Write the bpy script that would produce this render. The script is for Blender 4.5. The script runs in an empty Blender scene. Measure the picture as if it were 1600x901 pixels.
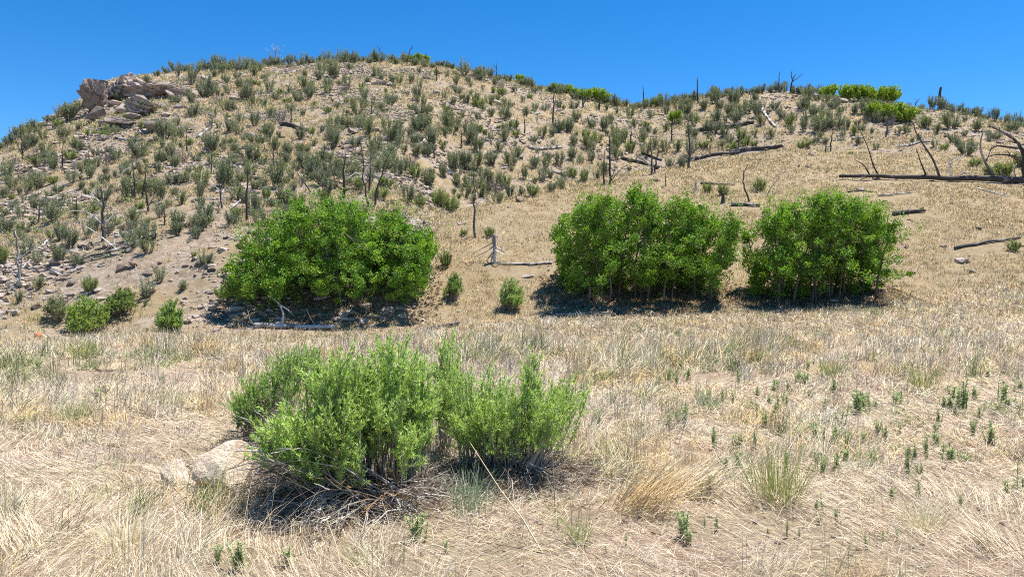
import bpy, bmesh, math
import numpy as np
from mathutils import Vector

# ------------------------------------------------------------------ camera, sky, sun, exposure
scene = bpy.context.scene
COL = scene.collection
F = 1156.0            # focal length in photo pixels (photo is 1600 wide)
HOR = 420.0           # photo row of the horizon
CAMZ = 1.6
cam_d = bpy.data.cameras.new('camera')
cam_d.sensor_width = 36.0
cam_d.lens = 36.0 * F / 1600.0
cam_d.shift_y = -(450.5 - HOR) / 1600.0
cam_d.clip_start = 0.05
cam_d.clip_end = 4000.0
cam = bpy.data.objects.new('camera', cam_d)
COL.objects.link(cam)
cam.location = (0, 0, CAMZ)
cam.rotation_euler = (math.radians(90), 0, 0)
scene.camera = cam

SUN = Vector((0.31, 0.17, 1.0)).normalized()
SUN_EL = math.asin(SUN.z)
SUN_AZ = math.atan2(SUN.x, SUN.y)
world = bpy.data.worlds.new('World')
scene.world = world
world.use_nodes = True
wn = world.node_tree.nodes
wl = world.node_tree.links
wn.clear()
sky = wn.new('ShaderNodeTexSky')
sky.sky_type = 'NISHITA'
sky.sun_disc = False
sky.sun_elevation = SUN_EL
sky.sun_rotation = SUN_AZ
sky.altitude = 2300
sky.air_density = 1.0
sky.dust_density = 0.0
sky.ozone_density = 5.0
hsv = wn.new('ShaderNodeHueSaturation')
hsv.inputs['Saturation'].default_value = 1.32
hsv.inputs['Hue'].default_value = 0.5
bg = wn.new('ShaderNodeBackground')
bg.inputs['Strength'].default_value = 0.106
wo = wn.new('ShaderNodeOutputWorld')
wl.new(sky.outputs[0], hsv.inputs['Color'])
wl.new(hsv.outputs[0], bg.inputs['Color'])
wl.new(bg.outputs[0], wo.inputs['Surface'])

sun_d = bpy.data.lights.new('sun', 'SUN')
sun_d.energy = 5.0
sun_d.angle = math.radians(0.53)
sun_d.color = (1.0, 0.955, 0.88)
sun_o = bpy.data.objects.new('sun', sun_d)
COL.objects.link(sun_o)
sun_o.rotation_euler = SUN.to_track_quat('Z', 'Y').to_euler()
sun_o.location = (20, 15, 60)

scene.view_settings.view_transform = 'Standard'
scene.view_settings.look = 'None'
scene.view_settings.exposure = 0.80
scene.view_settings.gamma = 1.0
scene.render.engine = 'CYCLES'
scene.cycles.max_bounces = 5
scene.cycles.diffuse_bounces = 3
scene.cycles.glossy_bounces = 1
scene.cycles.transmission_bounces = 3
scene.cycles.transparent_max_bounces = 4
scene.cycles.use_denoising = False
scene.cycles.filter_width = 1.05

# ------------------------------------------------------------------ helpers
RNG = np.random.default_rng(11)

def U(a, b, n=None):
    return RNG.uniform(a, b, n)

def smooth(a, b, x):
    t = np.clip((x - a) / (b - a), 0, 1)
    return t * t * (3 - 2 * t)

def hash2(ix, iy, seed):
    h = (ix.astype(np.int64) * 374761393 + iy.astype(np.int64) * 668265263 + seed * 1442695041) & 0xFFFFFFFF
    h = ((h ^ (h >> 13)) * 1274126177) & 0xFFFFFFFF
    h = h ^ (h >> 16)
    return (h & 0xFFFFFF) / float(0xFFFFFF)

def vnoise(x, y, seed=0):
    ix = np.floor(x); iy = np.floor(y)
    fx = x - ix; fy = y - iy
    fx = fx * fx * (3 - 2 * fx); fy = fy * fy * (3 - 2 * fy)
    a = hash2(ix, iy, seed); b = hash2(ix + 1, iy, seed)
    c = hash2(ix, iy + 1, seed); d = hash2(ix + 1, iy + 1, seed)
    return (a * (1 - fx) + b * fx) * (1 - fy) + (c * (1 - fx) + d * fx) * fy

def fnoise(x, y, wl_, seed=0, octs=3):
    s = 0.0; amp = 1.0; tot = 0.0
    for o in range(octs):
        s = s + amp * vnoise(x / wl_ * 2 ** o, y / wl_ * 2 ** o, seed + 17 * o)
        tot += amp; amp *= 0.5
    return s / tot

def norm(v):
    return v / np.maximum(np.linalg.norm(v, axis=-1, keepdims=True), 1e-9)

class Buf:
    """collects vertices, faces and colours and links them as ONE mesh object"""
    def __init__(s):
        s.v = []; s.c = []; s.f = []; s.n = 0
    def add(s, v, f, c):
        v = np.asarray(v, float).reshape(-1, 3)
        c = np.broadcast_to(np.asarray(c, float), (len(v), 3))
        s.v.append(v); s.c.append(c); s.f.append(np.asarray(f, np.int64) + s.n); s.n += len(v)
    def arrays(s):
        return np.concatenate(s.v), np.concatenate(s.c), s.f
    def mesh(s, name, mat, smooth_shade=False):
        me = bpy.data.meshes.new(name)
        v = np.concatenate(s.v); c = np.concatenate(s.c)
        me.vertices.add(len(v)); me.vertices.foreach_set('co', v.astype(np.float32).ravel())
        loops = np.concatenate([f.ravel() for f in s.f])
        tot = np.concatenate([np.full(len(f), f.shape[1]) for f in s.f])
        start = np.concatenate([[0], np.cumsum(tot)[:-1]])
        me.loops.add(len(loops)); me.loops.foreach_set('vertex_index', loops.astype(np.int32))
        me.polygons.add(len(tot)); me.polygons.foreach_set('loop_start', start.astype(np.int32))
        me.polygons.foreach_set('loop_total', tot.astype(np.int32))
        me.polygons.foreach_set('use_smooth', np.full(len(tot), smooth_shade))
        at = me.attributes.new('Col', 'FLOAT_COLOR', 'POINT')
        at.data.foreach_set('color', np.concatenate([c, np.ones((len(c), 1))], 1).astype(np.float32).ravel())
        me.materials.append(mat)
        me.update(calc_edges=True)
        return me
    def build(s, name, mat, parent=None, loc=None, smooth_shade=False):
        o = bpy.data.objects.new(name, s.mesh(name, mat, smooth_shade))
        COL.objects.link(o)
        if parent is not None: o.parent = parent
        if loc is not None: o.location = loc
        return o

def ribbons(b, P, W, col, side=None, rng=None):
    """flat tapering strips: P (N,K,3), W (N,K) half widths; last point is a tip"""
    N, K, _ = P.shape
    if N == 0: return
    r = rng or RNG
    tang = norm(P[:, -1] - P[:, 0])
    if side is None:
        side = norm(np.cross(tang, r.normal(size=(N, 3))))
    L = P[:, :-1] - side[:, None] * W[:, :-1, None]
    R = P[:, :-1] + side[:, None] * W[:, :-1, None]
    T = P[:, -1]
    m = 2 * (K - 1) + 1
    V = np.empty((N, m, 3))
    V[:, 0:2 * (K - 1):2] = L; V[:, 1:2 * (K - 1):2] = R; V[:, -1] = T
    base = (np.arange(N) * m)[:, None]
    for k in range(K - 2):
        if k == 0: Q = [base + np.array([[0, 1, 3, 2]])]
        else: Q.append(base + np.array([[2 * k, 2 * k + 1, 2 * k + 3, 2 * k + 2]]))
    n0 = b.n
    C = np.repeat(np.asarray(col, float).reshape(-1, 3) if np.ndim(col) == 2 else np.tile(col, (N, 1)), m, 0)
    tri = base + np.array([[2 * (K - 2), 2 * (K - 2) + 1, m - 1]])
    b.add(V.reshape(-1, 3), tri, C)
    if K > 2:
        b.f.append(np.concatenate(Q) + n0)

def tubes(b, P, R, col, sides=4):
    """tapering round stems: P (N,K,3), R (N,K)"""
    P = np.asarray(P, float); R = np.asarray(R, float)
    N, K, _ = P.shape
    T = np.empty_like(P)
    T[:, 1:-1] = P[:, 2:] - P[:, :-2]; T[:, 0] = P[:, 1] - P[:, 0]; T[:, -1] = P[:, -1] - P[:, -2]
    T = norm(T)
    main = norm(P[:, -1] - P[:, 0])
    ref = np.where(np.abs(main[:, 2:3]) > 0.8, np.array([[0.3, 1.0, 0.1]]), np.array([[0.05, 0.1, 1.0]]))
    A = norm(np.cross(T, ref[:, None])); B = np.cross(T, A)
    ang = np.arange(sides) / sides * 2 * np.pi
    V = P[:, :, None] + R[:, :, None, None] * (np.cos(ang)[:, None] * A[:, :, None] + np.sin(ang)[:, None] * B[:, :, None])
    m = K * sides
    idx = np.arange(m).reshape(K, sides)
    q = np.stack([idx[:-1], np.roll(idx[:-1], -1, 1), np.roll(idx[1:], -1, 1), idx[1:]], -1).reshape(-1, 4)
    f = ((np.arange(N) * m)[:, None, None] + q[None]).reshape(-1, 4)
    n0 = b.n
    C = np.repeat(np.asarray(col, float).reshape(-1, 3) if np.ndim(col) == 2 else np.tile(col, (N, 1)), m, 0)
    b.add(V.reshape(-1, 3), f, C)
    if sides >= 4:
        caps = np.concatenate([idx[0][::-1][None], idx[-1][None]])
        b.f.append(((np.arange(N) * m)[:, None, None] + caps[None]).reshape(-1, sides) + n0)

def leaves(b, c, d, L, Wd, col, rng=None):
    """folded diamond leaves: centres c (N,3), directions d, lengths L, widths Wd"""
    r = rng or RNG
    N = len(c)
    d = norm(d)
    up = norm(np.array([0, 0, 1.0]) + 0.75 * r.normal(size=(N, 3)))
    s = norm(np.cross(d, up)); n = np.cross(s, d)
    L = np.broadcast_to(L, N)[:, None]; Wd = np.broadcast_to(Wd, N)[:, None]
    V = np.stack([c - d * L * .5, c + s * Wd * .5 + n * Wd * .18, c + d * L * .5, c - s * Wd * .5 + n * Wd * .18], 1)
    base = (np.arange(N) * 4)[:, None]
    f = np.concatenate([base + np.array([[0, 1, 2]]), base + np.array([[0, 2, 3]])])
    b.add(V.reshape(-1, 3), f, np.repeat(np.broadcast_to(col, (N, 3)), 4, 0))

def mixcol(cols, n, rng=None, jit=0.12, p=None):
    r = rng or RNG
    cols = np.asarray(cols, float)
    k = r.choice(len(cols), n, p=p)
    return np.clip(cols[k] * (1 + jit * r.normal(size=(n, 1))), 0.003, 0.95)

def tag(o, label=None, cat=None, group=None, kind=None):
    if label: o['label'] = label
    if cat: o['category'] = cat
    if group: o['group'] = group
    if kind: o['kind'] = kind
    return o

def empty(name, loc, rz=0.0):
    o = bpy.data.objects.new(name, None)
    o.empty_display_size = 0.2
    COL.objects.link(o)
    o.location = loc; o.rotation_euler = (0, 0, rz)
    return o

# ------------------------------------------------------------------ materials
def new_mat(name):
    m = bpy.data.materials.new(name); m.use_nodes = True
    m.node_tree.nodes.clear()
    return m, m.node_tree.nodes, m.node_tree.links

def leaf_mat(name, trans=0.35, gloss=0.06, tint=(1.1, 1.15, 0.5), rough=0.45, lift=0.0):
    m, N, L = new_mat(name)
    at = N.new('ShaderNodeAttribute'); at.attribute_name = 'Col'
    df = N.new('ShaderNodeBsdfDiffuse'); tr = N.new('ShaderNodeBsdfTranslucent'); gl = N.new('ShaderNodeBsdfGlossy')
    gl.inputs['Roughness'].default_value = rough
    gl.inputs['Color'].default_value = (0.8, 0.85, 0.9, 1)
    tm = N.new('ShaderNodeMix'); tm.data_type = 'RGBA'; tm.blend_type = 'MULTIPLY'; tm.inputs[0].default_value = 1
    tm.inputs[7].default_value = (*tint, 1)
    m1 = N.new('ShaderNodeMixShader'); m2 = N.new('ShaderNodeMixShader')
    m1.inputs[0].default_value = trans; m2.inputs[0].default_value = gloss
    if lift:      # fine blades scatter light like the tuft they belong to
        geo = N.new('ShaderNodeNewGeometry'); va = N.new('ShaderNodeVectorMath'); va.operation = 'MULTIPLY_ADD'
        va.inputs[1].default_value = (1 - lift,) * 3; va.inputs[2].default_value = (0, 0, lift)
        vn = N.new('ShaderNodeVectorMath'); vn.operation = 'NORMALIZE'
        L.new(geo.outputs['Normal'], va.inputs[0]); L.new(va.outputs[0], vn.inputs[0]); L.new(vn.outputs[0], df.inputs['Normal'])
    out = N.new('ShaderNodeOutputMaterial')
    L.new(at.outputs['Color'], df.inputs['Color']); L.new(at.outputs['Color'], tm.inputs[6]); L.new(tm.outputs[2], tr.inputs['Color'])
    L.new(df.outputs[0], m1.inputs[1]); L.new(tr.outputs[0], m1.inputs[2])
    L.new(m1.outputs[0], m2.inputs[1]); L.new(gl.outputs[0], m2.inputs[2]); L.new(m2.outputs[0], out.inputs['Surface'])
    return m

def bark_mat(name, dark, light, amount, scale=3.0):
    """wood whose colour attribute is broken by patches of char and of bare silver wood"""
    m, N, L = new_mat(name)
    tc = N.new('ShaderNodeTexCoord')
    mp = N.new('ShaderNodeMapping'); mp.inputs['Scale'].default_value = (1, 1, 0.45)
    nz = N.new('ShaderNodeTexNoise'); nz.inputs['Scale'].default_value = scale; nz.inputs['Detail'].default_value = 5
    rp = N.new('ShaderNodeValToRGB')
    rp.color_ramp.elements[0].position = 0.62 - amount * 0.5; rp.color_ramp.elements[0].color = (*dark, 1)
    rp.color_ramp.elements[1].position = 0.74 - amount * 0.5; rp.color_ramp.elements[1].color = (*light, 1)
    at = N.new('ShaderNodeAttribute'); at.attribute_name = 'Col'
    mx = N.new('ShaderNodeMix'); mx.data_type = 'RGBA'; mx.blend_type = 'MULTIPLY'; mx.inputs[0].default_value = 1
    bs = N.new('ShaderNodeBsdfPrincipled'); bs.inputs['Roughness'].default_value = 0.85
    nz2 = N.new('ShaderNodeTexNoise'); nz2.inputs['Scale'].default_value = 30
    bp = N.new('ShaderNodeBump'); bp.inputs['Strength'].default_value = 0.6; bp.inputs['Distance'].default_value = 0.03
    out = N.new('ShaderNodeOutputMaterial')
    L.new(tc.outputs['Object'], mp.inputs[0]); L.new(mp.outputs[0], nz.inputs['Vector']); L.new(mp.outputs[0], nz2.inputs['Vector'])
    L.new(nz.outputs['Fac'], rp.inputs[0]); L.new(rp.outputs[0], mx.inputs[6]); L.new(at.outputs['Color'], mx.inputs[7])
    L.new(mx.outputs[2], bs.inputs['Base Color']); L.new(nz2.outputs['Fac'], bp.inputs['Height']); L.new(bp.outputs[0], bs.inputs['Normal'])
    L.new(bs.outputs[0], out.inputs['Surface'])
    return m

def rock_mat(name, a, b_, c):
    m, N, L = new_mat(name)
    tc = N.new('ShaderNodeTexCoord')
    n1 = N.new('ShaderNodeTexNoise'); n1.inputs['Scale'].default_value = 2.2; n1.inputs['Detail'].default_value = 6; n1.inputs['Roughness'].default_value = 0.65
    r1 = N.new('ShaderNodeValToRGB')
    e = r1.color_ramp.elements
    e[0].position = 0.34; e[0].color = (*a, 1); e[1].position = 0.68; e[1].color = (*c, 1)
    x = e.new(0.5); x.color = (*b_, 1)
    at = N.new('ShaderNodeAttribute'); at.attribute_name = 'Col'
    mx = N.new('ShaderNodeMix'); mx.data_type = 'RGBA'; mx.blend_type = 'MULTIPLY'; mx.inputs[0].default_value = 1
    n2 = N.new('ShaderNodeTexNoise'); n2.inputs['Scale'].default_value = 9; n2.inputs['Detail'].default_value = 8; n2.inputs['Roughness'].default_value = 0.7
    bp = N.new('ShaderNodeBump'); bp.inputs['Strength'].default_value = 0.8; bp.inputs['Distance'].default_value = 0.12
    bs = N.new('ShaderNodeBsdfPrincipled'); bs.inputs['Roughness'].default_value = 0.9; bs.inputs['Specular IOR Level'].default_value = 0.2
    out = N.new('ShaderNodeOutputMaterial')
    L.new(tc.outputs['Object'], n1.inputs['Vector']); L.new(tc.outputs['Object'], n2.inputs['Vector'])
    L.new(n1.outputs['Fac'], r1.inputs[0]); L.new(r1.outputs[0], mx.inputs[6]); L.new(at.outputs['Color'], mx.inputs[7])
    L.new(mx.outputs[2], bs.inputs['Base Color']); L.new(n2.outputs['Fac'], bp.inputs['Height']); L.new(bp.outputs[0], bs.inputs['Normal'])
    L.new(bs.outputs[0], out.inputs['Surface'])
    return m

def ground_mat():
    m, N, L = new_mat('dry ground')
    def node(t, **k):
        n = N.new(t)
        for a, v in k.items(): setattr(n, a, v)
        return n
    geo = node('ShaderNodeNewGeometry')
    zone = node('ShaderNodeAttribute', attribute_name='Col')
    sep = node('ShaderNodeSeparateColor'); L.new(zone.outputs['Color'], sep.inputs[0])
    def noise(scale, detail=5, rough=0.6):
        n = node('ShaderNodeTexNoise'); n.inputs['Scale'].default_value = scale; n.inputs['Detail'].default_value = detail
        n.inputs['Roughness'].default_value = rough; L.new(geo.outputs['Position'], n.inputs['Vector']); return n.outputs['Fac']
    def ramp(fac, stops):
        r = node('ShaderNodeValToRGB'); e = r.color_ramp.elements
        e[0].position, e[0].color = stops[0][0], (*stops[0][1], 1)
        e[1].position, e[1].color = stops[-1][0], (*stops[-1][1], 1)
        for p, c in stops[1:-1]:
            x = e.new(p); x.color = (*c, 1)
        L.new(fac, r.inputs[0]); return r.outputs[0]
    def mix(fac, a, b_, mode='MIX'):
        n = node('ShaderNodeMix', data_type='RGBA', blend_type=mode)
        for sock, v in ((n.inputs[0], fac), (n.inputs[6], a), (n.inputs[7], b_)):
            if isinstance(v, (int, float)): sock.default_value = v
            elif isinstance(v, tuple): sock.default_value = (*v, 1)
            else: L.new(v, sock)
        return n.outputs[2]
    # field: pinkish sandy soil under matted straw
    soil = ramp(noise(3.5), [(0.3, (0.34, 0.235, 0.16)), (0.5, (0.44, 0.325, 0.235)), (0.7, (0.50, 0.39, 0.29))])
    straw = ramp(noise(14, 6, 0.7), [(0.3, (0.27, 0.21, 0.14)), (0.5, (0.42, 0.34, 0.22)), (0.72, (0.52, 0.43, 0.29))])
    grit = ramp(noise(70, 4, .8), [(.35, (.62, .58, .54)), (.5, (1, 1, 1)), (.68, (1.25, 1.22, 1.18))])
    soil = mix(1.0, soil, grit, 'MULTIPLY')
    field = mix(ramp(noise(0.9, 6), [(0.42, (0, 0, 0)), (0.58, (1, 1, 1))]), soil, straw)
    # hill: straw-coloured turf broken by gravel and stony soil
    turf = ramp(noise(1.6, 8, 0.72), [(0.3, (0.22, 0.165, 0.09)), (0.48, (0.345, 0.262, 0.15)), (0.7, (0.43, 0.335, 0.20))])
    grav = ramp(noise(4.5, 9, 0.8), [(0.36, (0.17, 0.125, 0.09)), (0.47, (0.315, 0.245, 0.18)), (0.6, (0.46, 0.38, 0.30))])
    patch = ramp(noise(0.35, 7, 0.65), [(0.40, (0, 0, 0)), (0.56, (1, 1, 1))])
    gm = node('ShaderNodeMath', operation='MULTIPLY'); L.new(patch, gm.inputs[0]); L.new(sep.outputs[1], gm.inputs[1])
    hill = mix(gm.outputs[0], turf, grav)
    col = mix(sep.outputs[0], field, hill)
    bs = node('ShaderNodeBsdfPrincipled'); bs.inputs['Roughness'].default_value = 0.95; bs.inputs['Specular IOR Level'].default_value = 0.1
    bp = node('ShaderNodeBump'); bp.inputs['Strength'].default_value = 0.8; bp.inputs['Distance'].default_value = 0.12
    hs = node('ShaderNodeMath', operation='MULTIPLY_ADD'); hs.inputs[1].default_value = .35; L.new(noise(55, 6, .75), hs.inputs[0]); L.new(noise(5, 9, 0.75), hs.inputs[2])
    L.new(hs.outputs[0], bp.inputs['Height']); L.new(bp.outputs[0], bs.inputs['Normal'])
    L.new(col, bs.inputs['Base Color'])
    out = node('ShaderNodeOutputMaterial'); L.new(bs.outputs[0], out.inputs['Surface'])
    return m

M_GROUND = ground_mat()
M_STRAW = leaf_mat('dry grass', 0.30, 0.03, (1.1, 1.05, 0.95), 0.5, 0.72)
M_GRASS = leaf_mat('green grass', 0.38, 0.04, (1.1, 1.15, 0.6), 0.45, 0.4)
M_OAK = leaf_mat('oak leaves', 0.30, 0.035, (1.25, 1.25, 0.4), 0.5)
M_BRUSH = leaf_mat('grey brush leaves', 0.33, 0.03, (1.1, 1.1, 0.8), 0.45, 0.35)
M_RABBIT = leaf_mat('narrow bright leaves', 0.42, 0.04, (1.15, 1.2, 0.55), 0.45, 0.3)
M_TWIG = bark_mat('grey twigs', (0.45, 0.45, 0.45), (1, 1, 1), 0.45, 6)
M_STEM = bark_mat('brown stems', (0.6, 0.6, 0.6), (1, 1, 1), 0.3, 5)
M_CHAR = bark_mat('charred wood', (0.07, 0.058, 0.05), (0.34, 0.30, 0.27), 0.12, 2.2)
M_SILVER = bark_mat('silvered wood', (0.2, 0.185, 0.17), (0.6, 0.57, 0.53), 0.42, 2.5)
M_LOG = bark_mat('half burnt wood', (0.085, 0.075, 0.07), (0.42, 0.39, 0.36), 0.2, 1.6)
M_ROCK = rock_mat('pinkish hill rock', (0.29, 0.235, 0.195), (0.48, 0.40, 0.34), (0.60, 0.525, 0.46))
M_PALE = rock_mat('pale field rock', (0.62, 0.50, 0.39), (0.76, 0.66, 0.55), (0.84, 0.77, 0.68))

# ------------------------------------------------------------------ terrain
def zof(Y, y): return CAMZ + Y * (HOR - y) / F
CREST = np.array([[-700, 330], [-250, 262], [0, 228], [40, 208], [75, 188], [100, 175], [125, 164], [140, 150], [155, 136], [180, 128], [205, 122],
    [240, 115], [280, 112], [320, 110], [360, 108], [400, 105], [440, 102], [480, 98], [520, 96], [560, 95], [600, 96], [650, 99],
    [690, 104], [720, 110], [750, 117], [800, 127], [840, 139], [880, 145], [920, 153], [950, 161], [985, 167], [1020, 164], [1060, 157],
    [1100, 150], [1140, 147], [1180, 144], [1220, 143], [1260, 146], [1300, 151], [1340, 154], [1380, 157], [1420, 164], [1450, 169],
    [1500, 174], [1550, 185], [1600, 197], [1800, 235], [2300, 320]], float)
CRESTY = np.array([[-700, 44], [0, 50], [130, 60], [250, 68], [400, 75], [560, 80], [690, 80], [870, 78], [985, 77], [1100, 76], [1220, 74],
    [1330, 68], [1450, 63], [1600, 58], [2300, 52]], float)
FOOT = np.array([[-700, 517], [0, 517], [200, 512], [350, 514], [500, 518], [640, 519], [720, 513], [800, 505], [900, 500], [1100, 496],
    [1300, 490], [1400, 481], [1500, 470], [1600, 457], [2300, 440]], float)
FOOTY = np.array([[-700, 19.5], [1300, 19.5], [1600, 20], [2300, 20]], float)
#            px    Y3   z3(None = on the slope)  Y4   z4
MOUND = [(-700, 30, None, 34, None), (0, 30, None, 36, None), (250, 32, None, 40, None), (430, 31, None, 37, None), (600, 28, None, 32, None),
    (660, 28.4, 3.2, 30.8, 3.6), (690, 29, zof(29, 345), 31.5, 3.7), (740, 31, zof(31, 325), 34, 3.95), (800, 33, zof(33, 305), 36.5, 4.5), (870, 35, zof(35, 288), 39, 4.95),
    (950, 38, zof(38, 279), 43, 5.7), (1050, 41, zof(41, 263), 47, 6.5), (1120, 43, zof(43, 251), 48.5, 7.4), (1220, 45, zof(45, 237), 50, 8.6),
    (1330, 46, zof(46, 241), 50, 9.4), (1400, 45, zof(45, 246), 50, 10.0), (1600, 44, zof(44, 250), 48, 9.2), (2300, 36, None, 42, None)]
PXG = np.arange(-700, 2301, 4.0)
def gsm(a, s):
    k = np.arange(-int(3 * s), int(3 * s) + 1); w = np.exp(-0.5 * (k / s) ** 2); w /= w.sum()
    return np.convolve(np.pad(a, len(k) // 2, mode='edge'), w, 'valid')
def curve(tab, s): return gsm(np.interp(PXG, tab[:, 0], tab[:, 1]), s)
_cy = curve(CREST, 1.6); _cY = curve(CRESTY, 12); _fy = curve(FOOT, 10); _fY = curve(FOOTY, 10)
_zc = zof(_cY, _cy); _zf = zof(_fY, _fy)
_m = np.array([[p, a, np.nan if z is None else z, b, np.nan if z4 is None else z4] for p, a, z, b, z4 in MOUND], float)
for r in _m:
    i = int((r[0] + 700) / 4)
    for yy, zz in ((1, 2), (3, 4)):
        if np.isnan(r[zz]):
            s = (r[yy] - _fY[i]) / (_cY[i] - _fY[i]); r[zz] = _zf[i] + (_zc[i] - _zf[i]) * s
_Y3, _z3, _Y4, _z4 = [gsm(np.interp(PXG, _m[:, 0], _m[:, k]), 5) for k in (1, 2, 3, 4)]
ones = np.ones_like(PXG)
_Y2 = 0.5 * (_fY + _Y3); _z2 = 0.5 * (_zf + _z3) + 0.03 * (_z3 - _zf)
_Y5 = 0.5 * (_Y4 + _cY); _z5 = 0.5 * (_z4 + _zc) + 0.02 * (_zc - _z4)
KY = np.stack([-50 * ones, 7 * ones, 13 * ones, _fY, _Y2, _Y3, _Y4, _Y5, _cY, _cY + 12, _cY + 60, 300 * ones], 1)
KZ = np.stack([0 * ones, 0 * ones, _zf * 0.35, _zf, _z2, _z3, _z4, _z5, _zc, _zc - 0.6, _zc * 0.2 - 4, -12 * ones], 1)
# monotone-limited slopes
_d = np.diff(KZ, axis=1) / np.diff(KY, axis=1)
KM = np.zeros_like(KZ)
_a, _b = _d[:, :-1], _d[:, 1:]
KM[:, 1:-1] = np.where(_a * _b > 0, 2 * _a * _b / np.where(np.abs(_a + _b) < 1e-9, 1, _a + _b), 0)
KM[:, 8] = 0.55 * _d[:, 7]

def Hbase(x, y):
    Yc = np.maximum(y, 3.0)
    px = np.clip(800 + F * x / Yc, -698, 2298)
    t = (px + 700) / 4; i = t.astype(int); f = (t - i)[..., None]
    ky = KY[i] * (1 - f) + KY[i + 1] * f
    kz = KZ[i] * (1 - f) + KZ[i + 1] * f
    km = KM[i] * (1 - f) + KM[i + 1] * f
    yy = np.clip(y, -49.9, 299.9)
    j = np.clip((ky <= yy[..., None]).sum(-1) - 1, 0, ky.shape[-1] - 2)
    g = lambda a, k: np.take_along_axis(a, k[..., None], -1)[..., 0]
    y0, y1, z0, z1, m0, m1 = g(ky, j), g(ky, j + 1), g(kz, j), g(kz, j + 1), g(km, j), g(km, j + 1)
    h = y1 - y0; u = (yy - y0) / h
    z = (2 * u ** 3 - 3 * u ** 2 + 1) * z0 + (u ** 3 - 2 * u ** 2 + u) * h * m0 + (-2 * u ** 3 + 3 * u ** 2) * z1 + (u ** 3 - u ** 2) * h * m1
    return z, px, ky[..., 5]

def zones(x, y):
    """(hill, stony) weights of a ground point"""
    x = np.asarray(x, float); y = np.asarray(y, float)
    _, px, y3 = Hbase(x, y)
    hill = smooth(16.5, 20.5, y + 0.02 * np.clip(600 - px, -600, 600) * 0.2 + 1.2 * (fnoise(x, y, 3.0, 5) - 0.5))
    mound = smooth(630, 700, px) * (1 - smooth(0.5, 4.0, y - y3))
    return hill, hill * (1 - 0.72 * mound), mound

def H(x, y):
    x = np.asarray(x, float); y = np.asarray(y, float)
    z, px, y3 = Hbase(x, y)
    hill, stony, mound = zones(x, y)
    near = np.exp(-(x ** 2 + y ** 2) / 400.0)
    z = z + (0.07 * (fnoise(x, y, 1.6, 1) - 0.5) + 0.05 * (fnoise(x, y, 0.45, 2, 2) - 0.5)) * (1 - 0.5 * hill)
    z = z + stony * (0.55 * (fnoise(x, y, 7.0, 3, 2) - 0.5) + 0.38 * (fnoise(x, y, 1.5, 4, 3) - 0.5)) + mound * hill * 0.16 * (fnoise(x, y, 1.4, 6, 3) - 0.5)
    return z

def ground_normal(x, y, e=0.4):
    dx = (H(x + e, y) - H(x - e, y)) / (2 * e); dy = (H(x, y + e) - H(x, y - e)) / (2 * e)
    return norm(np.stack([-dx, -dy, np.ones_like(dx)], -1))

YS = np.concatenate([np.arange(2.0, 24, 0.08), np.arange(24, 100, 0.12)])
def G(px, y):
    """the ground point that shows at photo pixel (px, y): its X, Y, Z"""
    px = np.atleast_1d(np.asarray(px, float)); y = np.atleast_1d(np.asarray(y, float))
    out = np.empty((len(px), 3))
    for s in range(0, len(px), 400):
        p = px[s:s + 400]; q = y[s:s + 400]
        X = YS[None] * ((p - 800) / F)[:, None]
        YY = np.broadcast_to(YS[None], X.shape)
        Z = H(X, YY)
        el = (Z - CAMZ) / YS[None]                    # slope of the line of sight to each ground point
        want = ((HOR - q) / F)[:, None]
        hit = el >= want
        k = np.where(hit.any(1), hit.argmax(1), el.argmax(1))
        r = np.arange(len(p))
        out[s:s + 400] = np.stack([X[r, k], YS[k], Z[r, k]], 1)
    return out
def G1(px, y): return Vector(G(px, y)[0])
def at(px, y, Y): return np.array([Y * (px - 800) / F, Y, CAMZ + Y * (HOR - y) / F])

def axis(segs):
    o = [np.arange(a, b, s) for a, b, s in segs]; return np.concatenate(o)
ypos = np.concatenate([[-900, -500, -250, -120, -60, -30, -15, -8, -4], axis([(-2, 10, 0.11), (10, 30, 0.2), (30, 92, 0.33), (92, 130, 1.0)]), [132, 138, 146, 158, 175, 200, 240, 300, 420, 700, 1200]])
xh = axis([(0, 9, 0.16), (9, 30, 0.3), (30, 75, 0.5)]); xh = np.concatenate([xh, [76, 79, 83, 90, 100, 115, 140, 180, 250, 400, 700, 1200]])
xpos = np.concatenate([-xh[:0:-1], xh])
XX, YY = np.meshgrid(xpos, ypos)
ZZ = H(XX.ravel(), YY.ravel())
hz, sz, mz = zones(XX.ravel(), YY.ravel())
nb = Buf(); nx, ny = len(xpos), len(ypos)
gi = np.arange(nx * ny).reshape(ny, nx)
nb.add(np.stack([XX.ravel(), YY.ravel(), ZZ], 1), np.stack([gi[:-1, :-1], gi[:-1, 1:], gi[1:, 1:], gi[1:, :-1]], -1).reshape(-1, 4), np.stack([hz, sz, mz], 1))
terrain = nb.build('ground', M_GROUND, smooth_shade=True)
tag(terrain, kind='structure')

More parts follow.
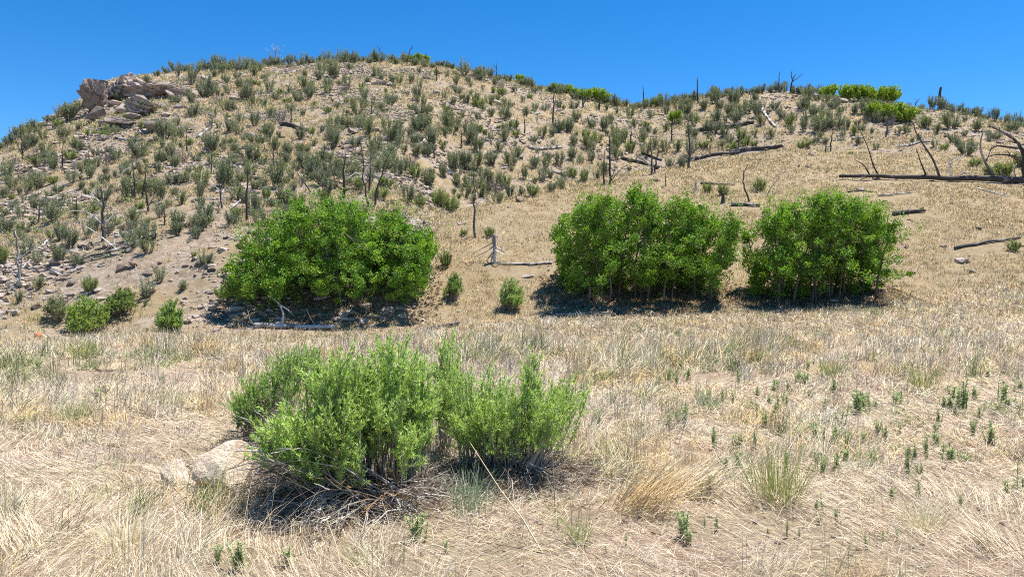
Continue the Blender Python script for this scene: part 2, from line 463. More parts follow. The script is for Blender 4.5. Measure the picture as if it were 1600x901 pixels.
# ------------------------------------------------------------------ rocks
ROCK_MESHES = {}
def rock_arrays(seed, sub, cuts=9, rough=0.14):
    r = np.random.default_rng(seed)
    bm = bmesh.new()
    bmesh.ops.create_icosphere(bm, subdivisions=sub, radius=1.0)
    v = np.array([q.co[:] for q in bm.verts]); f = np.array([[q.index for q in fc.verts] for fc in bm.faces])
    bm.free()
    for _ in range(cuts):
        n = norm(r.normal(size=3) * np.array([1, 1, 1.1])); d = r.uniform(0.42, 0.8)
        over = np.maximum(0, v @ n - d)
        v = v - over[:, None] * n
    nn = norm(v)
    k = fnoise(nn[:, 0] * 2 + nn[:, 2] + 9, nn[:, 1] * 2 - nn[:, 2] * 1.3 + 5, 0.8, seed, 3)
    v = v * (1 + rough * 2 * (k - 0.5))[:, None]
    for _ in range(cuts - 3):      # fresh breaks
        n = norm(r.normal(size=3)); d = r.uniform(0.5, 0.85) * np.quantile(v @ n, .97)
        over = np.maximum(0, v @ n - d); v = v - over[:, None] * n
    v /= np.abs(v).max(0)
    return v, f
RNG_R = np.random.default_rng(5)
RBIG = [rock_arrays(100 + i, 3) for i in range(9)]
RSML = [rock_arrays(200 + i, 2, 8) for i in range(6)]

def rock_mesh(kind, i, tint):
    key = (kind, i, tuple(np.round(tint, 2)))
    if key not in ROCK_MESHES:
        v, f = (RBIG if kind == 'big' else RSML)[i % (9 if kind == 'big' else 6)]
        b = Buf(); b.add(v, f, tint)
        ROCK_MESHES[key] = b.mesh('boulder', M_ROCK)
    return ROCK_MESHES[key]

TINTS = [(1, 1, 1), (0.92, 0.9, 0.9), (1.08, 0.98, 0.9), (0.82, 0.78, 0.76)]
def place_rock(name, px, y, w, h, parent=None, tilt=0.0, dep=0.85, sink=0.22, big=True, tint=None, k=None, mat=None, yb=None):
    """a rock whose silhouette is about w x h photo pixels, centred on (px, y), sitting in the ground below"""
    g = G(px, (y + h * 0.5) if yb is None else yb)[0]
    s = g[1] / F
    hw = w * 0.5 * s; hh = h * 0.5 * s * 1.12
    cz = max(g[2] + hh * (1 - sink * 2), CAMZ + g[1] * (HOR - y) / F - hh * .1) if yb is None else CAMZ + g[1] * (HOR - y) / F
    cy = g[1] + hw * dep * 0.45
    cx = cy * (px - 800) / F
    i = int(RNG_R.integers(0, 9)) if k is None else k
    t = TINTS[int(RNG_R.integers(0, 4))] if tint is None else tint
    o = bpy.data.objects.new(name, rock_mesh('big' if big else 'small', i, t))
    COL.objects.link(o)
    loc = Vector((cx, cy, cz))
    o.location = loc
    o.scale = (hw, hw * dep, hh)
    o.rotation_euler = (U(-.12, .12), tilt, U(-.25, .25))
    if parent is not None:
        o.parent = parent; o.location = loc - parent.location
    return o

LAND = []      # things that labels may be told from: (x photo, y photo, phrase)
AUTO = []      # (object, kind phrase, px, y, category, group)

oc = empty('rock_outcrop', G1(200, 200))
tag(oc, 'tall jagged outcrop of tilted pinkish rock slabs at the hill\'s shoulder', 'rock outcrop')
LAND.append((200, 165, 'the jagged outcrop'))
BLOCKS = []
SL = [  # px, y, w, h, tilt
    (142, 153, 26, 16, 0.45), (160, 131, 30, 16, 0.25), (184, 132, 26, 14, 0.5), (150, 176, 24, 26, 0.5), (196, 143, 38, 14, 0.55), (206, 128, 30, 11, 0.5),
    (228, 134, 36, 13, 0.6), (254, 143, 44, 14, 0.6), (270, 150, 28, 11, 0.6), (226, 152, 36, 14, 0.5), (231, 168, 34, 15, 0.45), (252, 163, 32, 10, 0.35), (198, 170, 44, 15, 0.4),
    (213, 181, 36, 11, 0.25), (182, 160, 30, 12, 0.45), (188, 192, 46, 13, 0.15), (164, 190, 24, 11, 0.1), (240, 199, 32, 20, 0.2), (220, 206, 16, 13, 0.1), (290, 137, 24, 8, 0.35), (305, 146, 18, 8, .4), (280, 166, 22, 9, .3), (262, 178, 20, 9, .2)]
def ledge(px, y, w, h, seed, tilt=.62, dep=.9, tint=(1, 1, 1)):
    """a mass of bedrock broken into ledges that dip down to the right"""
    r = np.random.default_rng(seed); v, f = rock_arrays(seed, 5, 12, .16)
    n = np.array([math.sin(tilt), -.25, math.cos(tilt)]); n /= np.linalg.norm(n)
    t = v @ n * 3.4 + .5 * fnoise(v[:, 0] * 3 + 7, v[:, 1] * 3 + v[:, 2], .9, seed, 2); saw = t - np.floor(t)
    c = (v[:, 0] * .8 - v[:, 2] * .6) * 2.2 + 1.2 * vnoise(np.floor(t) * 3.1, v[:, 1] * 1.5, seed); crack = np.abs(c - np.round(c))
    v = v * (1 + .26 * (saw ** .7 - .5) - .16 * (1 - smooth(0, .1, crack)) + .05 * (fnoise(v[:, 0] * 7, v[:, 2] * 7 + v[:, 1] * 3, 1.0, seed + 3, 3) - .5))[:, None]
    g = G(px, y + h * .4)[0]; s = g[1] / F; b = Buf(); b.add(v, f, tint)
    o = b.build('bedrock', M_ROCK, oc); cy = g[1] + w * .5 * s * dep * .5
    o.location = Vector((cy * (px - 800) / F, cy, CAMZ + g[1] * (HOR - y) / F)) - oc.location
    o.scale = (w * .5 * s, w * .5 * s * dep, h * .5 * s)
RG = (.74, .73, .72)
ledge(153, 146, 44, 66, 811, .75, .8, (.60, .57, .55)); ledge(190, 136, 64, 50, 812, tint=RG); ledge(238, 139, 74, 40, 813, .6, tint=(.8, .77, .75)); ledge(214, 166, 70, 38, 814, .55, .8, RG); ledge(272, 142, 52, 26, 815, .6, tint=RG); ledge(188, 188, 60, 24, 816, .3, tint=RG)
OT = [(.9, .88, .86), (.7, .68, .67), (1.0, .96, .93), (.58, .56, .55)]
for j, (px, y, w, h, tl) in enumerate(SL):
    place_rock('boulder' if w < 18 else 'rock_slab', px, y, w * .98, h * 1.0, oc, tl, dep=1.0, k=j % 9, tint=OT[j % 4], sink=0.3)
for j in range(26):      # blocks fallen from it
    px, y = U(130, 345), U(120, 215)
    if y > np.interp(px, PXG, _cy) + 9 and not (px < 260 and 140 < y < 190): BLOCKS.append((px, y, U(8, 18), U(6, 11)))

BOULD = [  # px, y, w, h, label (or None)
    (105, 204, 18, 12, 'reddish wedge of rock with a shaded face below the outcrop', (1.05, .82, .75)), (101, 216, 16, 9, 'flat pinkish rock just under the reddish wedge', (1.1, .9, .82)),
    (75, 212, 15, 8, 0), (130, 214, 15, 8, 0), (52, 241, 28, 10, 'wide low pale slab among shrubs on the left flank', (1.15, 1.05, .95)), (116, 258, 13, 16, 'upright two-tone block with a dark cap on the bare slope', (1, .95, .95)),
    (60, 221, 12, 7, 0), (85, 181, 16, 9, 0), (103, 173, 11, 8, 'small pointed rock on the skyline beside the outcrop', (1, .95, .9)), (43, 213, 9, 9, 'dark red rock on the left skyline', (.95, .6, .52)), (50, 210, 9, 7, 0),
    (258, 185, 13, 8, 0), (274, 179, 13, 9, 0), (309, 159, 9, 8, 0), (316, 176, 10, 8, 0), (305, 178, 10, 7, 0), (330, 178, 14, 12, 0), (365, 152, 22, 9, 'light rounded rock in the dry grass right of the outcrop', (1.12, 1.08, 1.05)), (346, 158, 10, 6, 0),
    (350, 225, 18, 9, 'flat-topped boulder with a shaded side above two dark boulders', (1.1, 1, .95)), (367, 226, 15, 7, 0), (373, 243, 24, 11, 'broad dark boulder with a pale ridge on the left slope', (.72, .66, .64)), (373, 257, 17, 10, 'dark boulder right under the broad dark one', (.7, .62, .6)), (374, 232, 13, 6, 0),
    (315, 225, 17, 9, 0), (322, 233, 12, 8, 0), (320, 239, 13, 7, 0), (278, 274, 15, 8, 'white angular rock alone on the bare left slope', (1.25, 1.2, 1.15)), (269, 266, 10, 7, 0), (290, 280, 11, 5, 0),
    (395, 210, 15, 9, 0), (403, 218, 15, 8, 0), (408, 203, 17, 11, 'dark blocky rock near the black log', (.62, .55, .53)), (452, 275, 19, 8, 'low white slab left of the tall fork-topped shrub', (1.2, 1.12, 1.08)), (407, 278, 17, 7, 0), (440, 213, 13, 7, 0), (416, 263, 9, 9, 0),
    (553, 205, 20, 8, 0), (573, 206, 17, 7, 0), (587, 202, 17, 10, 0), (601, 216, 16, 8, 0), (583, 229, 15, 7, 0), (596, 231, 19, 7, 0), (527, 252, 17, 11, 'dark fractured rock behind the leafless black tree', (.72, .68, .68)), (535, 244, 12, 8, 0), (548, 254, 14, 8, 0), (562, 247, 13, 8, 0), (543, 223, 15, 6, 0),
    (612, 286, 6, 9, 'little upright stone on the stony hollow above the left bush', (.95, .85, .75)), (541, 137, 15, 10, 'dark blocky rock high under the main crest', (.7, .66, .64)), (592, 129, 32, 9, 'long tilted grey ledge high under the main crest', (1, .96, .96)), (608, 131, 17, 8, 0), (575, 131, 12, 6, 0), (636, 145, 11, 8, 0), (683, 143, 15, 8, 0), (709, 135, 17, 7, 0), (717, 139, 11, 8, 0),
    (776, 158, 28, 12, 'large whitish boulder on the bare slope under the crest', (1.15, 1.1, 1.1)), (717, 175, 11, 7, 0), (701, 103, 15, 7, 'pale rock sitting on the main skyline', (1.1, 1, .95)), (685, 113, 22, 6, 0), (667, 121, 17, 6, 0), (453, 140, 19, 7, 0), (430, 150, 12, 6, 0),
    (850, 167, 22, 8, 'sloping grey slab below the bright oak bushes on the saddle', (1, .96, .96)), (928, 181, 9, 5, 0), (1186, 173, 15, 7, 'small white rock beside the white bent log', (1.35, 1.3, 1.25)), (1244, 149, 12, 5, 0), (1276, 149, 17, 8, 0), (1318, 157, 22, 8, 0),
    (813, 311, 15, 9, 'lone pyramid-shaped rock at the edge of the grassy spur', (1.12, 1, .88)), (237, 454, 26, 11, 'long cream boulder at the foot of the left slope', (1.25, 1.12, 1)), (92, 435, 9, 7, 0), (112, 442, 14, 10, 'dark cube-like rock low on the left slope', (.6, .58, .58)), (113, 461, 18, 8, 0), (109, 467, 11, 6, 0), (57, 479, 20, 11, 'pitted brown boulder near the foot of the left slope', (.88, .78, .72)), (53, 459, 13, 7, 0), (85, 456, 16, 5, 0),
    (160, 467, 28, 7, 'row-like white slab above the bright green shrub', (1.3, 1.25, 1.2)), (210, 413, 20, 11, 'reddish boulder under the roots of the fallen tree', (1, .78, .68)), (190, 419, 20, 11, 'dark overhung boulder under the fallen tree', (.62, .55, .52)), (231, 427, 18, 10, 0), (267, 439, 13, 8, 0), (321, 427, 13, 7, 0), (199, 452, 12, 8, 0), (139, 310, 16, 8, 'rust-brown rock beside the silvery dead tree', (.85, .62, .52)),
    (1416, 386, 10, 8, 'small grey rock on the dry slope beyond the right bush', (1.1, 1.02, 1)), (1420, 343, 8, 5, 0), (1400, 446, 8, 5, 0), (1560, 222, 14, 6, 0), (1500, 222, 12, 6, 0), (1345, 238, 6, 4, 0), (800, 162, 10, 6, 0), (1060, 178, 10, 6, 0), (1000, 200, 10, 5, 0), (1125, 208, 12, 5, 0), (660, 300, 9, 5, 0), (690, 300, 8, 5, 0), (640, 262, 10, 6, 0), (30, 330, 11, 6, 0), (45, 300, 12, 7, 0), (95, 318, 14, 7, 0), (75, 338, 12, 6, 0), (180, 350, 12, 6, 0), (225, 352, 12, 5, 0), (330, 345, 12, 6, 0), (60, 395, 12, 6, 0), (20, 300, 12, 6, 0), (300, 200, 10, 6, 0), (340, 205, 12, 6, 0), (205, 230, 12, 6, 0), (100, 245, 12, 7, 0), (330, 288, 14, 7, 0), (420, 330, 10, 6, 0), (250, 410, 10, 6, 0), (290, 415, 12, 6, 0), (345, 395, 9, 5, 0), (265, 470, 9, 5, 0), (330, 470, 8, 5, 0), (1475, 384, 12, 5, 0), (1425, 425, 14, 5, 0), (1520, 424, 16, 5, 0), (1530, 357, 14, 5, 0)]
BOULD += [(a, b_, c, d, 0) for a, b_, c, d in BLOCKS]
for row in BOULD:
    px, y, w, h, lab = row[:5]
    o = place_rock('boulder', px, y, w, h, tilt=U(-.15, .35), tint=row[5] if len(row) > 5 else None, dep=U(.7, 1.0))
    if lab:
        tag(o, lab, 'boulder', 'boulders strewn over the hillside')
    else:
        AUTO.append((o, 'small' if w < 13 else ('flat' if h < 8 else 'blocky'), 'rock', px, y, 'boulder', 'boulders strewn over the hillside'))

# two pale boulders in the meadow
def field_boulder(px, y, w, h, k, lab, tilt, tint):
    g = G(px, y + h * .5 + 2)[0]; s = g[1] / F
    v, f = rock_arrays(300 + k, 4, 5, 0.12)
    b = Buf(); v = v.copy(); v[:, 1] += np.clip(v[:, 2], -1, 1) * .35      # the face towards the meadow slopes back
    b.add(v * np.array([w * .5 * s, w * .42 * s, h * .58 * s]), f, tint)
    o = b.build('boulder', M_PALE, loc=(g[0], g[1] + w * .3 * s, g[2] + h * .46 * s), smooth_shade=False)
    o.rotation_euler = (0.05, tilt, 0.2)
    tag(o, lab, 'boulder')
field_boulder(334, 740, 94, 72, 3, 'larger cream boulder half hidden in grass beside the green shrub', -0.25, (1.12, 1.03, .92))
field_boulder(270, 746, 52, 42, 6, 'smaller greyish-white stone in the grass beside the cream boulder', 0.1, (1.08, 1.05, 1.0))
field_boulder(653, 858, 15, 13, 1, 'fist-sized white stone on bare soil in front of the green shrub', 0.1, (1.1, 1.0, .92))
field_boulder(57, 522, 12, 9, 2, 'small orange-red stone in the pale grass at the meadow\'s far edge', 0.0, (1.0, .42, .22))
g = G(180, 576)[0]
v, f = rock_arrays(333, 4, 0, 0.10)
b = Buf(); b.add(v * np.array([.26, .30, .09]), f, (.74, .62, .48))
tag(b.build('dirt_mound', M_PALE, loc=(g[0], g[1], g[2] + .01), smooth_shade=True), 'small bare dirt mound in the dry meadow grass', 'dirt mound')
LAND += [(341, 733, 'the cream boulder'), (180, 576, 'the dirt mound')]

# rubble: gravel and hand-sized stones over the stony slopes
rr = np.random.default_rng(77)
def rubble():
    b = Buf()
    n = 120000
    Y = rr.uniform(19, 84, n) ** 1.0
    px = rr.uniform(-60, 1660, n); X = Y * (px - 800) / F
    h, st, mo = zones(X, Y)
    dens = smooth(.42, .66, fnoise(X, Y, 4.0, 41, 3)) * st * smooth(19.5, 24, Y) * (1 - mo) + 0.012 * h
    left = 1 - 0.65 * smooth(650, 900, px)
    keep = rr.uniform(size=n) < dens * left * np.where(Y < 40, 1, .8)
    X, Y = X[keep], Y[keep]; n = len(X)
    Z = H(X, Y)
    base, f = rock_arrays(900, 1, 5, 0.2)
    sz = 0.04 + 0.20 * rr.uniform(size=n) ** 4.0 + Y * 0.0008
    ang = rr.uniform(0, 6.28, n)
    v = base[None] * np.stack([sz * rr.uniform(.8, 1.5, n), sz * rr.uniform(.7, 1.1, n), sz * rr.uniform(.4, .8, n)], 1)[:, None]
    c, s = np.cos(ang)[:, None], np.sin(ang)[:, None]
    v = np.stack([v[..., 0] * c - v[..., 1] * s, v[..., 0] * s + v[..., 1] * c, v[..., 2]], -1) + np.stack([X, Y, Z + sz * .12], 1)[:, None]
    m = len(base)
    ff = (np.arange(n) * m)[:, None, None] + f[None]
    col = np.repeat(mixcol([(1.25, 1.2, 1.15), (1.05, 1.0, .95), (1.4, 1.36, 1.3), (1.2, 1.02, .92), (.8, .75, .7)], n, rr, .08), m, 0)
    b.add(v.reshape(-1, 3), ff.reshape(-1, 3), col)
    o = b.build('rubble', M_ROCK); tag(o, kind='stuff')
    return n
rubble()

# ------------------------------------------------------------------ dead trees and logs
TW = np.random.default_rng(21)
SNAGS = []; LOGPTS = []
def curve_path(p0, p1, n, wob, rng, sag=None):
    t = np.linspace(0, 1, n)[:, None]
    P = p0 * (1 - t) + p1 * t
    L = np.linalg.norm(p1 - p0)
    w = rng.normal(size=(n, 3)) * wob * L; w[0] = 0
    w = np.cumsum(w, 0) * 0.5; w = w - t * w[-1]
    P = P + w
    if sag is not None: P = P + (4 * t * (1 - t)) * sag * L
    return P
def branch_mesh(P, r0, r1, rng, twigs=4, shade=1.0, sides=5, twl=0.35):
    b = Buf(); n = len(P)
    R = np.linspace(r0, r1, n)
    tubes(b, P[None], R[None], np.array([[shade] * 3]), sides)
    L = np.linalg.norm(P[-1] - P[0])
    for _ in range(twigs):
        k = rng.integers(n // 3, n - 1)
        d = norm(P[min(k + 1, n - 1)] - P[k - 1]); d = norm(d + rng.normal(size=3) * .7 + np.array([0, 0, .25]))
        q = curve_path(P[k], P[k] + d * L * twl * rng.uniform(.5, 1.1), 5, .05, rng)
        tubes(b, q[None], np.linspace(R[k] * .55, max(r1 * .5, .004), 5)[None], np.array([[shade * rng.uniform(.9, 1.1)] * 3]), 3)
    return b

def snag(pts, r_px, label, nb=5, mat=None, spread=.5, up=.35, blen=.35, twigs=3, shade=.85, name='dead_tree', cat='dead tree', group='burnt trees standing on the hill', lo=.3, extra=(), land=None, tip=.3):
    """a bare standing trunk through photo points PTS (base first); EXTRA: pixel paths of branches seen one by one"""
    g = G(pts[0][0], pts[0][1])[0]
    Y = g[1]; s = Y / F
    base = np.array([g[0], g[1], g[2]])
    off = base - at(pts[0][0], pts[0][1], Y)
    P = [base - np.array([0, 0, .12])] + [at(px, y, Y + TW.uniform(-.15, .15)) + off for px, y in pts[1:]]
    P = np.array(P)
    tt = np.linspace(0, len(P) - 1, max(7, 3 * len(P)))
    Q = np.stack([np.interp(tt, np.arange(len(P)), P[:, k]) for k in range(3)], 1)
    for _ in range(2): Q[1:-1] = .25 * Q[:-2] + .5 * Q[1:-1] + .25 * Q[2:]
    L = np.linalg.norm(Q[-1] - Q[0])
    w = TW.normal(size=Q.shape) * .012 * L; w[0] = 0; w[:, 2] = 0
    Q = Q + w
    root = empty(name, base)
    tag(root, label, cat, group)
    R = np.linspace(1, tip, len(Q)) * r_px * s * 1.2
    SNAGS.append((pts[0][0], pts[0][1], abs(pts[0][1] - pts[-1][1])))
    R[0] *= 1.35
    b = Buf(); tubes(b, (Q - base)[None], R[None], np.array([[shade] * 3]), 6)
    b.build('trunk', mat or M_CHAR, root, smooth_shade=True)
    for j in range(nb):
        k = int(TW.integers(int(len(Q) * lo), len(Q) - 1))
        a = TW.uniform(0, 6.28)
        d = norm(np.array([np.cos(a), np.sin(a) * .7, up + TW.uniform(-.25, .35)]))
        l = L * blen * TW.uniform(.5, 1.15) * (1.15 - .6 * k / len(Q))
        p = curve_path(Q[k], Q[k] + d * l, 6, .06, TW, np.array([0, 0, TW.uniform(-.12, .02)]))
        bb = branch_mesh(p - base, R[k] * .45, max(.004, R[k] * .12), TW, twigs, shade * TW.uniform(.9, 1.5))
        bb.build('branch', mat or M_CHAR, root, smooth_shade=True)
    for e in extra:
        rp = e[1]
        p = np.array([at(px, y, Y - .1 + (TW.uniform(-.25, .25) if i else 0)) + off for i, (px, y) in enumerate(e[0])])
        tt = np.linspace(0, len(p) - 1, 3 * len(p)); q = np.stack([np.interp(tt, np.arange(len(p)), p[:, k]) for k in range(3)], 1)
        q[1:-1] = .25 * q[:-2] + .5 * q[1:-1] + .25 * q[2:]
        bb = branch_mesh(q - base, rp * s, rp * s * .35, TW, e[2], shade * (e[3] if len(e) > 3 else 1.2), twl=.25)
        bb.build('branch', e[4] if len(e) > 4 else (mat or M_CHAR), root, smooth_shade=True)
    if cat == 'dead tree' and land is None and label.startswith(('black', 'slim black', 'thin black', 'short black trunk above')): return root
    LAND.append((pts[0][0], .5 * (pts[0][1] + pts[-1][1]) if land is None else land[1], land[0] if land else 'the ' + label.split(' with ')[0].split(' on ')[0].split(' at ')[0].split(' by ')[0].split(' beside ')[0].split(' above ')[0].split(' below ')[0].split(' near ')[0].split(' in ')[0]))
    return root

V = M_SILVER
snag([(37, 250), (33, 222), (30, 193)], 1.2, 'thin double burnt stem on the left skyline with short twigs', 5, up=.9, blen=.3, extra=[([(36, 245), (26, 225), (21, 196)], .9, 2), ([(35, 240), (38, 222), (37, 205)], .7, 1)])
snag([(30, 448), (27, 410), (25, 362)], 2.2, 'small many-stemmed dead tree low at the frame\'s left edge', 4, V, blen=.4, shade=.7, extra=[([(30, 445), (33, 415), (34, 400)], 1.6, 2), ([(29, 440), (18, 425), (4, 414)], 1.3, 2), ([(28, 408), (42, 396), (56, 386)], 1.2, 2), ([(30, 440), (37, 430), (48, 424)], .9, 1)], land=('the many-stemmed dead tree', 410))
snag([(161, 378), (161, 350), (162, 325), (157, 292)], 2.9, 'silvery dead tree with black trunk and long side limbs on the left slope', 5, M_LOG, blen=.3, extra=[([(161, 354), (146, 338), (130, 331), (112, 330)], 1.4, 3, 1.3, V), ([(161, 325), (152, 312), (140, 303)], 1.3, 2, 1.3, V), ([(162, 326), (168, 312), (170, 292)], 1.3, 2), ([(163, 352), (178, 336), (196, 332)], 1.2, 2, 1.3, V), ([(160, 325), (152, 318), (135, 307)], .8, 1, 1.4, V)], land=('the silvery dead tree', 335))
snag([(212, 312), (209, 285), (207, 248)], 1.3, 'slim burnt tree with pale broken limb among shrubs on the left slope', 4, up=.6, extra=[([(208, 262), (197, 264), (186, 276)], 1.0, 0, 1.6, V), ([(208, 260), (212, 254), (216, 247)], .8, 0, 1.6, V)], land=('the slim burnt tree with a pale limb', 280))
snag([(221, 310), (226, 285), (229, 262)], 1.3, 'leaning thin burnt trunk just right of the slim one with a pale limb', 3, up=.7, land=('the leaning thin trunk', 285))
snag([(232, 330), (229, 305), (226, 288)], 1.7, 'short burnt tree forking into a V on the left slope', 2, up=.8, extra=[([(232, 322), (240, 308), (247, 298)], 1.0, 1)], land=('the short V-forked burnt tree', 310))
snag([(346, 327), (345, 300), (341, 278)], 1.6, 'burnt tree with bare white arms in front of grey brush', 3, M_LOG, up=.6, extra=[([(346, 303), (351, 296), (355, 291)], 1.2, 1, 1.6, V), ([(346, 315), (350, 305), (350, 298)], 1.2, 0, 1.6, V), ([(345, 300), (334, 290), (328, 282)], .9, 1, 1.4, V), ([(345, 322), (334, 314), (327, 316)], .8, 1, 1.5, V)], land=('the burnt tree with white arms', 300))
snag([(386, 345), (386, 300), (386, 262)], 1.7, 'straight slim black pole of a tree above the left green bush', 1, up=.2, blen=.08, land=('the straight black pole tree', 300), tip=.45)
snag([(487, 301), (475, 285), (461, 264)], 1.3, 'thin black stem leaning left above the left green bush', 2, up=.6, blen=.2, land=('the thin left-leaning stem', 283))
snag([(538, 312), (537, 280), (539, 238)], 2.5, 'leafless black tree with drooping side limbs behind the left bush', 7, blen=.34, up=.15, twigs=4, extra=[([(537, 288), (524, 284), (506, 281)], 1.1, 3), ([(538, 286), (546, 277), (558, 270)], 1.1, 2, 1.6, V), ([(538, 300), (525, 290), (518, 262)], 1.3, 2), ([(538, 290), (552, 290), (566, 288)], .7, 1)], land=('the leafless black tree', 275))
snag([(575, 325), (568, 280), (562, 212)], 1.6, 'tall thin burnt trunk, left one of the forked pair behind the left bush', 3, up=.7, blen=.12, land=('the tall thin burnt trunk', 270), tip=.3)
snag([(582, 326), (592, 285), (609, 235)], 1.6, 'burnt trunk slanting to the right from behind the left bush', 3, up=.7, blen=.14, land=('the right-slanting trunk', 280))
snag([(577, 302), (578, 270), (579, 240)], 1.4, 'short burnt trunk standing between the two slanting ones', 6, up=.5, blen=.2, land=None)
snag([(606, 230), (606, 218), (605, 209)], 1.0, 'tiny burnt stub among pale rocks in mid slope', 1, blen=.2)
snag([(678, 248), (678, 230), (679, 208)], 1.3, 'short burnt trunk beside the leaning white log', 3, up=.6, blen=.25, land=('the short trunk by the white log', 228))
snag([(743, 372), (741, 330), (742, 300), (739, 268)], 1.7, 'slender pale snag at the lip of the grassy spur', 1, M_LOG, blen=.06, shade=1.3, extra=[([(742, 318), (752, 312), (764, 314)], .7, 3, 1.4, V), ([(742, 322), (750, 316), (758, 318)], .6, 2, 1.5, V), ([(742, 310), (744, 306), (744, 300)], .6, 0, 1.4, V)], land=('the slender pale snag', 330))
snag([(773, 410), (773, 388), (773, 366)], 3.0, 'stubby bleached stump with splayed branches on the spur\'s slope', 0, V, shade=1.15, tip=.75, extra=[([(772, 385), (760, 394), (740, 403)], 1.20, 1), ([(774, 386), (784, 392), (796, 400)], 1.50, 1), ([(773, 378), (755, 388), (738, 397)], 1.05, 1, .5), ([(770, 395), (757, 412), (746, 424)], 1.20, 1), ([(774, 392), (780, 396), (788, 398)], 1.35, 0), ([(773, 374), (779, 375), (784, 375)], 0.90, 0), ([(772, 396), (768, 405), (767, 411)], 1.50, 0, .5), ([(776, 372), (782, 360), (788, 356)], 0.75, 0, .5)], land=('the bleached stump', 390))
snag([(953, 287), (952, 250), (953, 208)], 1.8, 'tall black snag with a fan of fine twigs in the gully', 6, up=.6, blen=.2, extra=[([(955, 284), (966, 268), (978, 260)], .8, 4, 1.5), ([(955, 286), (970, 278), (984, 268)], .7, 4, 1.6), ([(954, 282), (960, 268), (964, 250)], .8, 3, 1.3)], land=('the tall black gully snag', 250))
snag([(943, 289), (943, 260), (945, 234)], 1.4, 'lesser black trunk close left of the tall gully snag', 3, up=.6, blen=.2, land=('the lesser gully trunk', 260))
snag([(1018, 273), (1018, 245), (1016, 214)], 1.5, 'grey-topped burnt trunk halfway along the gully', 4, M_LOG, up=.6, blen=.25, extra=[([(1018, 262), (1009, 252), (1000, 240)], .9, 2, 1.6, V)], land=('the grey-topped gully trunk', 245))
snag([(1022, 271), (1026, 250), (1030, 226)], 1.4, 'leaning black trunk touching the grey-topped gully trunk', 3, up=.7, blen=.2, land=('the leaning gully trunk', 248))
snag([(1077, 263), (1077, 225), (1076, 178)], 1.7, 'tallest thin burnt pole at the upper end of the gully', 3, M_LOG, up=.4, blen=.1, extra=[([(1077, 184), (1081, 178), (1086, 172)], .8, 1, .6)], land=('the tallest thin burnt pole', 220))
snag([(864, 196), (865, 170), (865, 140)], 1.5, 'twiggy burnt tree below the saddle oaks', 6, up=.6, blen=.25, land=('the twiggy burnt tree', 170))
snag([(911, 168), (910, 152), (909, 136)], 1.2, 'small forked burnt tree on the saddle', 3, up=.8, extra=[([(911, 165), (915, 156), (920, 150)], 1.0, 1)])
snag([(936, 172), (937, 160), (937, 147)], 1.2, 'short burnt trunk under the bright saddle oak', 1, up=.8, blen=.2)
snag([(1006, 166), (1005, 150), (1004, 134)], 1.0, 'thin burnt spike rising at the low point of the skyline', 2, up=.8, blen=.2)
snag([(1091, 162), (1090, 143), (1090, 120)], 1.3, 'slim burnt spike on the right skyline above the gully', 3, up=.8, blen=.25)
snag([(1217, 145), (1217, 130), (1218, 112)], 1.0, 'needle-thin burnt stem next to the branched skyline tree', 1, up=.8, blen=.2, land=('the needle-thin skyline stem', 128))
snag([(1235, 146), (1237, 130), (1243, 116)], 1.3, 'branched bare tree on the right-hand crest', 2, up=.7, blen=.3, extra=[([(1238, 128), (1248, 121), (1254, 115)], .8, 3), ([(1238, 126), (1236, 117), (1238, 110)], .7, 3)], land=('the branched skyline tree', 130))
snag([(1467, 170), (1468, 152), (1470, 135)], 2.2, 'thick black stub standing alone on the right skyline', 2, up=.5, blen=.15, tip=.6, extra=[([(1472, 168), (1478, 158), (1483, 154)], .6, 2)], land=('the thick black skyline stub', 152))
snag([(1385, 214), (1386, 198), (1387, 183)], 1.5, 'pale twiggy dead tree at the foot of the crest oaks', 5, M_LOG, up=.3, blen=.35, shade=1.3)
snag([(1429, 160), (1431, 152), (1438, 146)], .8, 'wispy bare sapling on the skyline right of the crest oaks', 4, up=.8, blen=.5)
snag([(430, 102), (430, 88), (433, 72)], 1.2, 'bleached bare bush of a tree on the main skyline', 8, V, up=.7, blen=.6, lo=.1, shade=.9, twigs=5, land=('the bleached skyline tree', 88))
snag([(543, 98), (543, 88), (543, 80)], 1.4, 'short black spike in the brush on the main skyline', 0)
snag([(665, 98), (666, 90), (666, 84)], 1.4, 'stub like a black thumb beside the crest bushes', 0, land=('the black thumb stub', 92))
snag([(618, 97), (605, 88), (594, 82), (590, 70)], .9, 'bent dead stem on the main skyline', 3, up=.5, blen=.3)
snag([(636, 97), (640, 80), (646, 71)], .9, 'curved burnt stem right of the bent one on the main skyline', 3, up=.5, blen=.3)
snag([(682, 127), (682, 115), (682, 92)], .9, 'thin black pole just below the main crest', 0)
snag([(775, 122), (776, 108), (776, 98)], .7, 'wiry dead stem where the main crest starts to fall', 3, up=.9, blen=.4, land=('the wiry stem on the falling crest', 110))
snag([(513, 97), (513, 88), (514, 76)], .7, 'wiry grey stem left of the short black spike on the skyline', 2, V, up=.9, blen=.3, land=('the wiry grey skyline stem', 86))
snag([(1290, 239), (1290, 228), (1295, 217)], 1.0, 'shorter of two curved burnt stems at the spur\'s brow', 0, land=('the pair of curved stems', 225))
snag([(1297, 238), (1299, 222), (1301, 206), (1303, 197)], 1.0, 'taller of two curved burnt stems at the spur\'s brow', 0)
snag([(1154, 237), (1153, 226), (1158, 214), (1166, 203)], 1.0, 'hooked burnt stem at the head of the gully', 0, land=('the hooked burnt stem', 220))
snag([(1109, 243), (1109, 235), (1111, 226)], .8, 'little upright burnt stick at the head of the gully', 1, blen=.2)
